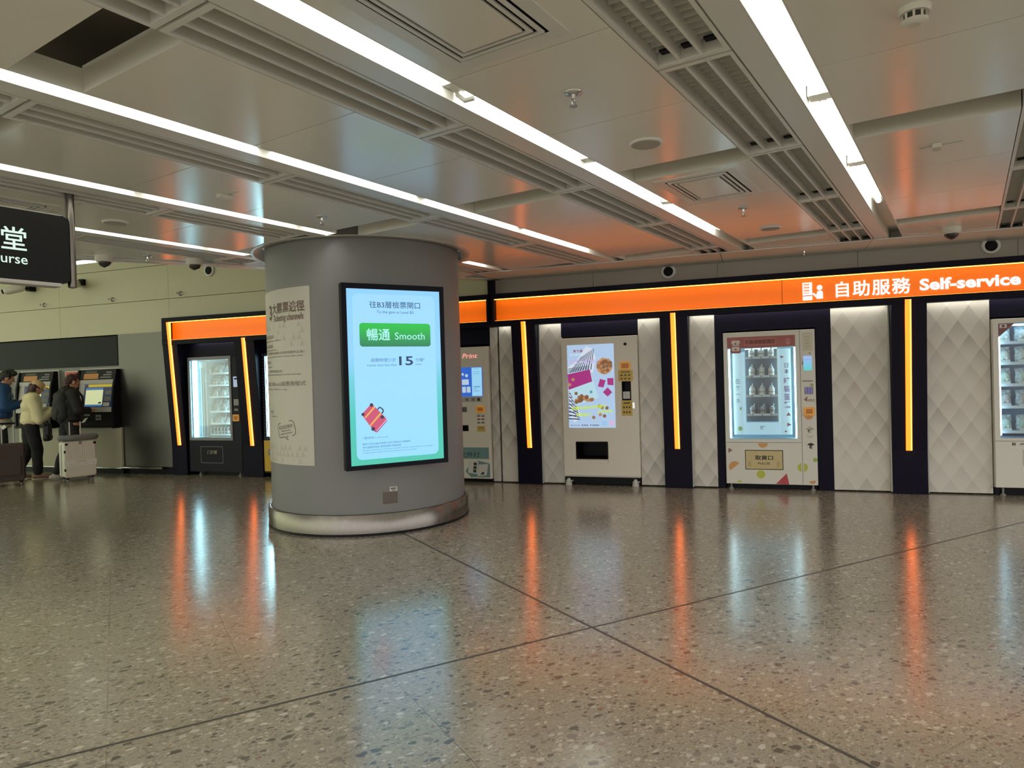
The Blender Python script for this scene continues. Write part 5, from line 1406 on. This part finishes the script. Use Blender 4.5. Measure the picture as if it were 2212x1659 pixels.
# ------------------------------------------------------------------ people
def person(label, loc, rz, H, P):
    """P: pose and clothes; local x right, y forward, z up; built for 1.75 m then scaled"""
    t = thing('person', label, 'person', loc, rz); t.scale = (H / 1.75,) * 3
    V = Vector
    skin = mat('skin', (196, 148, 118), .5)
    nod = P.get('nod', .35)
    hm = Matrix.Rotation(-nod, 3, 'X')
    nk = V((0, .0 + P.get('lean', 0), 1.50)); hd = nk + hm @ V((0, .035, .125))
    def hp(x, y, z): return hd + hm @ V((x, y, z))
    body = MB()
    body.ell(hd, (.076, .095, .115), hm); body.ell(hp(0, .03, -.065), (.054, .062, .055), hm)
    body.cap(hp(0, .088, .01), hp(0, .108, -.022), .011, .015); body.ell(hp(0, .088, -.066), (.024, .014, .012), hm)
    for s_ in (-1, 1): body.ell(hp(s_ * .078, -.005, -.012), (.012, .024, .034), hm); body.ell(hp(s_ * .032, .082, .022), (.018, .014, .01), hm)
    body.cap(nk + V((0, -.01, -.05)), hd + V((0, -.012, -.05)), .058, .054)
    sh = {s_: V((s_ * .175, P.get('lean', 0) - .01, 1.415)) for s_ in (-1, 1)}
    hip = {s_: V((s_ * .085, 0, .93)) for s_ in (-1, 1)}
    body.cap(V((-.1, P.get('lean', 0), 1.40)), V((.1, P.get('lean', 0), 1.40)), .09, .09); body.cap(V((0, .0 + P.get('lean', 0) * .6, 1.28)), V((0, 0, 1.02)), .125, .12); body.cap(hip[-1], hip[1], .105, .105)
    top, legs = MB(), MB()
    ex = P.get('bulk', 0.0)
    L0 = P.get('lean', 0)
    top.cap(V((-.11, L0 - .005, 1.40)), V((.11, L0 - .005, 1.40)), .10 + ex, .10 + ex)
    top.ell(V((0, L0 * .8, 1.27)), (.195 + ex, .135 + ex, .20)); top.ell(V((0, L0 * .4, 1.10)), (.178 + ex, .13 + ex, .19)); top.ell(V((0, 0, P.get('hem', .93) + .09)), (.19 + ex, .14 + ex, .11))
    top.cap(nk + V((0, -.02, -.06)), nk + V((0, -.012, -.02)), .075, .068)
    for s_ in (-1, 1):
        el, wr = V(P['arm'][s_][0]), V(P['arm'][s_][1])
        body.cap(sh[s_], el, .05, .042); body.cap(el, wr, .042, .028)
        top.cap(sh[s_], el, .068 + ex, .056 + ex); top.cap(el, wr + (el - wr) * .12, .056 + ex, .043 + ex * .6)
        d = (wr - el).normalized(); inw = V((-s_, 0, 0)); inw = (inw - d * inw.dot(d)).normalized(); nrm = d.cross(inw)
        pc = wr + d * .045
        body.cap(wr, wr + d * .07, .026, .034)
        for q in range(4):
            o_ = inw * (.030 - .0195 * q)
            k0 = wr + d * .085 + o_; l_ = (.034, .040, .037, .028)[q]
            curl = P.get('curl', .5)
            up_ = V((0, 0, 1)) if abs(d.z) < .8 else V((0, 1, 0))
            k1 = k0 + (d * math.cos(curl) + up_ * math.sin(curl) * .7) * l_; k2 = k1 + (d * math.cos(curl * 2.1) + up_ * math.sin(curl * 2.1)) * l_ * .8
            body.cap(wr + d * .06 + o_ * .8, k0, .011, .0095, 8); body.cap(k0, k1, .0095, .0085, 8); body.cap(k1, k2, .0085, .0075, 8)
        th0 = wr + d * .03 + inw * .028; th1 = th0 + (d * .6 + inw * .7).normalized() * .038; th2 = th1 + (d * .9 + inw * .2).normalized() * .03
        body.cap(th0, th1, .013, .011, 8); body.cap(th1, th2, .011, .009, 8)
    shoe = []
    for s_ in (-1, 1):
        kn, an = V(P['leg'][s_][0]), V(P['leg'][s_][1]); toe = V(P['leg'][s_][2])
        body.cap(hip[s_], kn, .085, .055); body.cap(kn, an, .055, .036); body.cap(an, an + (toe - an) * .5, .036, .034)
        legs.cap(hip[s_] + V((0, -.012, .03)), kn, .108 + P.get('baggy', 0) * .4, .07 + P.get('baggy', 0)); legs.cap(kn, an + (kn - an) * .08, .07 + P.get('baggy', 0), .054 + P.get('baggy', 0))
        f = MB(); hl = an + (an - toe) * .28; base = min(toe.z, an.z - .07)
        dirv = (toe - an); dirv.z = 0; dirv = dirv.normalized()
        z_h = max(0.0, an.z - .085)
        heel = V((an.x, an.y, z_h)) - dirv * .055; tip = V((an.x, an.y, 0)) + dirv * .175
        f.cap(heel + V((0, 0, .042)), tip + V((0, 0, .034)), .042, .034); f.cap(heel + V((0, 0, .045)) + dirv * .05, (heel + tip) / 2 + V((0, 0, .045)), .046, .044); f.cap(V((an.x, an.y, z_h + .06)), V((an.x, an.y, z_h + .085)), .044, .044)
        f.box(0, 0, 0, 0, 0, 0) if False else None
        shoe.append(f)
    legs.cap(hip[-1] + V((0, -.01, .05)), hip[1] + V((0, -.01, .05)), .115, .115); legs.cap(V((0, -.03, .96)), V((0, .0, 1.0)), .13, .12)
    remeshed(body, 'body', skin, t, .0075, 2)
    remeshed(top, P['top'][0], P['top'][1], t, .013, 5, (9, .012))
    remeshed(legs, 'trousers', P['trousers'], t, .013, 5, (7, .012))
    for f in shoe: remeshed(f, 'shoe', P['shoe'], t, .008, 3)
    hair = MB(); hair.ell(hp(0, -.012, .022), (.086, .102, .108), hm)
    for a, b, r1, r2 in P['hair'][1]: hair.cap(hp(*a), hp(*b), r1, r2)
    # keep the face free: push the front of the hair shape back
    for i, v in enumerate(hair.v):
        l = hm.transposed() @ (V(v) - hd)
        if l.y > .052 and l.z < .062: l.y = .052 - (l.y - .052) * .3; hair.v[i] = tuple(hd + hm @ l)
    remeshed(hair, 'hair', P['hair'][0], t, .009, 1, (40, .010))
    ey = MB()
    for s_ in (-1, 1): ey.ell(hp(s_ * .031, .090, .012), (.012, .006, .006), hm, 8, 6)
    ey.build('eyes', M_ink, t)
    return t, hp, hm, nk
hair_blk, hair_br = mat('hair_black', (26, 22, 20), .5), mat('hair_brown', (58, 34, 28), .5)
# man in black with the backpack
ct = mat('black_cotton', (24, 24, 26), .8, bump=(60, .3))
man, hpm, hmm, nkm = person('man in a black hoodie and black trousers facing a ticket kiosk, backpack on', (-10.31, 7.95, 0), math.radians(-18), 1.67, dict(
    nod=.12, top=('hoodie', ct), trousers=mat('black_trousers', (28, 27, 30), .8), shoe=mat('white_trainers', (196, 188, 172), .6), bulk=.022, hem=.90,
    arm={-1: ((-.25, .06, 1.14), (-.15, .30, 1.12)), 1: ((.26, .03, 1.14), (.15, .24, 1.13))}, curl=.4,
    leg={-1: ((-.12, -.06, .50), (-.14, -.20, .09), (-.15, -.03, .03)), 1: ((.10, .03, .50), (.12, -.02, .09), (.14, .15, .03))},
    hair=(hair_br, [((0, -.06, .0), (0, -.07, -.06), .075, .05), ((-.03, .05, .095), (.03, .05, .1), .045, .045)])))
hd_ = MB().cap((-.08, -.085, 1.46), (.08, -.085, 1.46), .06, .06).cap((-.09, -.05, 1.50), (-.05, .03, 1.50), .04, .035).cap((.09, -.05, 1.50), (.05, .03, 1.50), .04, .035)
remeshed(hd_, 'hood', ct, man, .012, 4)
gl = MB().tube([hpm(.078, .0, .02), hpm(.07, .09, .016)], .003, 6).tube([hpm(-.078, .0, .02), hpm(-.07, .09, .016)], .003, 6)
for s_ in (-1, 1): gl.tube([hpm(s_ * .034 + .024 * math.cos(a), .102, .012 + .018 * math.sin(a)) for a in [i * math.pi / 5 for i in range(11)]], .0025, 5, False)
gl.build('glasses', M_black, man)
# woman in the cream sweater
cream = mat('cream_knit', (222, 212, 168), .85, bump=(90, .5))
wo, hpw, hmw, nkw = person('woman in a cream sweater, pale cap and black trousers looking down at her phone', (-11.04, 7.84, 0), math.radians(-28), 1.60, dict(
    nod=.42, lean=.02, top=('sweater', cream), trousers=mat('black_loose_trousers', (20, 19, 22), .8), shoe=mat('dusty_pink_clogs', (146, 112, 96), .7), bulk=.03, hem=.93, baggy=.022,
    arm={-1: ((-.25, .08, 1.08), (-.10, .32, 1.22)), 1: ((.26, .09, 1.04), (.09, .36, 1.22))}, curl=.7,
    leg={-1: ((-.10, -.05, .50), (-.12, -.20, .12), (-.13, -.02, .03)), 1: ((.10, .06, .50), (.12, .06, .09), (.13, .24, .03))},
    hair=(hair_br, [((-.05, -.05, .0), (-.055, -.05, -.13), .055, .045), ((.05, -.05, .0), (.055, -.05, -.13), .055, .045), ((0, -.075, .0), (0, -.07, -.14), .06, .05)])))
cpm = mat('cap_cotton', (206, 176, 128), .8)
cp_ = MB(); cp_.ell(hpw(0, -.008, .055), (.094, .112, .082), hmw); rings = []
br_ = MB()
for j in range(5):
    yy_ = .07 + j * .026; wv = (.078, .076, .068, .05, .02)[j]
    br_.cap(hpw(-wv, yy_, .052 - .03 * (yy_ - .07)), hpw(wv, yy_, .052 - .03 * (yy_ - .07)), .009, .009)
remeshed(cp_, 'cap_crown', cpm, wo, .008, 2); remeshed(br_, 'cap_brim', cpm, wo, .006, 1)
# person in blue at the left edge
m1, hp1, hm1, nk1 = person('person in a blue jacket with short dark hair, cut off by the left edge', (-11.76, 7.84, 0), math.radians(-30), 1.79, dict(
    nod=.38, lean=.03, top=('jacket', mat('blue_shell', (24, 70, 120), .55, bump=(24, .3))), trousers=mat('dark_grey_trousers', (38, 38, 38), .8), shoe=mat('black_shoes', (24, 23, 22), .5), bulk=.035, hem=.93,
    arm={-1: ((-.27, .02, 1.15), (-.13, .24, 1.20)), 1: ((.28, .02, 1.13), (.15, .27, 1.17))}, curl=.6,
    leg={-1: ((-.10, .02, .50), (-.12, -.03, .09), (-.13, .14, .03)), 1: ((.10, .02, .50), (.12, -.02, .09), (.14, .15, .03))},
    hair=(hair_blk, [((0, -.05, .0), (0, -.06, -.03), .075, .06), ((-.04, .06, .1), (.04, .065, .1), .04, .04), ((0, .0, .115), (.02, .03, .125), .045, .03)])))
hm_ = MB().ell((0, 0, .90), (.205, .165, .075)).ell((0, 0, .84), (.20, .16, .06))
remeshed(hm_, 'shirt_hem', mat('pale_grey_shirt', (176, 172, 158), .8), m1, .012, 3)

# what they carry
def world(t, p): return t.matrix_world @ Vector(p)
bpy.context.view_layer.update()
bk_m = mat('backpack_cloth', (34, 36, 36), .75, bump=(40, .4))
bkp = thing('backpack', 'dark grey backpack worn on the back of the man in black', 'backpack', tuple(world(man, (-.02, -.125, .95))), man.rotation_euler[2])
b_ = MB(); b_.ell((0, -.01, .24), (.165, .10, .27)); b_.cap((-.09, -.01, .10), (.09, -.01, .10), .09, .09); b_.cap((-.08, 0, .40), (.08, 0, .40), .085, .085)
remeshed(b_, 'main_bag', bk_m, bkp, .012, 4, (8, .012))
b_ = MB(); b_.ell((0, -.085, .15), (.12, .04, .12)); remeshed(b_, 'front_pocket', bk_m, bkp, .010, 4, (10, .006))
for s_ in (-1, 1):
    MB().tube([(s_ * .085, .05, .46), (s_ * .11, .10, .53), (s_ * .12, .19, .50), (s_ * .13, .26, .40), (s_ * .14, .265, .28), (s_ * .15, .17, .12), (s_ * .14, .04, .06)], .018, 8).build('shoulder_strap', mat('strap_cloth', (48, 48, 46), .8), bkp)
MB().tube([(-.03, .06, .48), (-.025, .07, .52), (.025, .07, .52), (.03, .06, .48)], .008, 6).build('grab_handle', M_black, bkp)
ph = thing('phone', 'white mobile phone held in the hands of the woman in cream', 'phone', tuple(world(wo, (-.01, .44, 1.265))), wo.rotation_euler[2] + .2)
ph.rotation_euler = (.75, 0, wo.rotation_euler[2])
MB().plate(rrect(-.036, .036, -.07, .07, .008), 0, .008).build('back_cover', M_white, ph, .002)
B(-.033, .033, -.0012, 0, -.064, .064).build('screen', emis('phone_screen', (150, 170, 190), .7), ph)
bg = thing('shoulder_bag', 'black shoulder bag hanging in front of the woman in the cream sweater', 'bag', tuple(world(wo, (.13, .22, .66))), wo.rotation_euler[2] - .3)
b_ = MB(); b_.box(-.13, .13, -.045, .045, 0, .26); b_.cap((-.11, 0, .05), (.11, 0, .05), .055, .055); remeshed(b_, 'bag_body', mat('black_leather', (20, 19, 19), .5), bg, .012, 3)
MB().tube([(-.12, 0, .25), (-.15, -.1, .45), (-.14, -.19, .68), (-.10, -.22, .84)], .010, 6).tube([(.12, 0, .25), (.06, -.1, .45), (-.02, -.19, .72), (-.06, -.22, .84)], .010, 6).build('bag_strap', M_black, bg)

# suitcases
def suitcase(name, label, loc, rz, w, d, h, m, mz, ribs, handle_z, wheel=.05):
    """local -y is the broad face, x the width"""
    t = thing(name, label, 'suitcase', loc, rz)
    s_ = MB().plate(rrect(-w / 2, w / 2, wheel + .02, h, .04, 6), -d / 2, d / 2)
    sh_ = s_.build('shell', m, t, .018, 3)
    if ribs:
        r_ = MB()
        for i in range(ribs): x = -w / 2 + .05 + (w - .1) * i / (ribs - 1); r_.box(x - .006, x + .006, -d / 2 - .003, -d / 2 + .002, h * .42, h - .05)
        r_.build('rib', m, sh_)
    zp = MB().box(-w / 2 - .002, -w / 2 + .0, -.008, .008, wheel + .06, h - .05).box(w / 2, w / 2 + .002, -.008, .008, wheel + .06, h - .05); zp.build('zip', mz, t)
    for sx in (-1, 1):
        for sy in (-1, 1):
            wl = MB().lathe([(.006, -.012), (.026, -.010), (.026, .010), (.006, .012)], (sx * (w / 2 - .05), sy * (d / 2 - .045), .027), 14, 'X').build('wheel', M_grey, t)
            B(sx * (w / 2 - .05) - .02, sx * (w / 2 - .05) + .02, sy * (d / 2 - .045) - .018, sy * (d / 2 - .045) + .018, .04, wheel + .026).build('wheel_fork', M_black, wl)
    for sx in (-1, 1): MB().tube([(sx * .075, d / 2 - .04, h - .01), (sx * .075, d / 2 - .04, handle_z)], .010, 10).build('handle_tube', M_lgrey, t)
    MB().tube([(-.095, d / 2 - .04, handle_z), (.095, d / 2 - .04, handle_z)], .016, 10).build('handle_grip', M_black, t)
    return t
wr_ = math.radians(69)
wc = suitcase('suitcase', 'white ribbed hard-shell suitcase with a grey neck pillow on its handle', (-9.985, 7.80, 0), wr_, .44, .25, .625, mat('suitcase_white', (212, 208, 190), .35), M_ink, 12, .93)
bd = MB().box(-.222, .222, -.129, -.125, .25, .335); bd.build('plain_band', mat('suitcase_band', (222, 220, 206), .4), wc)
k_ = MB()
for i in range(7): k_.box(-.06 + i * .02, -.048 + i * .02, -.1305, -.129, .305, .318)
for i in range(4): k_.box(-.15 + i * .1, -.11 + i * .1, -.1305, -.129, .272, .277)
k_.build('band_print', mat('band_grey_print', (150, 146, 134), .6), wc)
for x in (-.185, .2): B(x - .02, x + .02, -.1275, -.124, .565, .60).build('corner_clip', M_black, wc)
for z in (.47, .19): B(-.222, -.2, -.128, -.12, z - .02, z + .02).build('latch', M_black, wc)
B(-.02, .02, -.128, -.10, .575, .635).build('top_latch', M_grey, wc)
nkp = thing('neck_pillow', 'grey u-shaped neck pillow lying on top of the white suitcase', 'pillow', (-9.985, 7.80, .632), wr_)
b_ = MB(); pts = [(.23 * math.cos(a) * 1.05, -.048 + .07 * math.sin(a)) for a in [math.radians(x) for x in range(-215, 36, 25)]]
for i in range(len(pts) - 1): b_.cap((pts[i][0], pts[i][1], .045), (pts[i + 1][0], pts[i + 1][1], .045), .048, .048)
remeshed(b_, 'cushion', mat('pillow_grey', (112, 114, 110), .9), nkp, .012, 4, (20, .004))
bc = suitcase('suitcase', 'dark brown soft suitcase with a raised handle and a white tag, at the left edge', (-10.66, 7.20, 0), math.radians(52), .42, .28, .63, mat('suitcase_brown', (62, 46, 40), .7, bump=(50, .4)), M_black, 0, .93)
MB().plate(rrect(-.17, .17, .16, .46, .03), -.165, -.14).build('front_pocket', mat('suitcase_brown', 0), bc, .01)
MB().add([(-.08, .08, .88), (-.035, .07, .915), (-.01, .06, .875), (-.055, .07, .84)], [(0, 1, 2, 3)]).build('luggage_tag', mat('tag_white', (226, 226, 220), .5), bc)
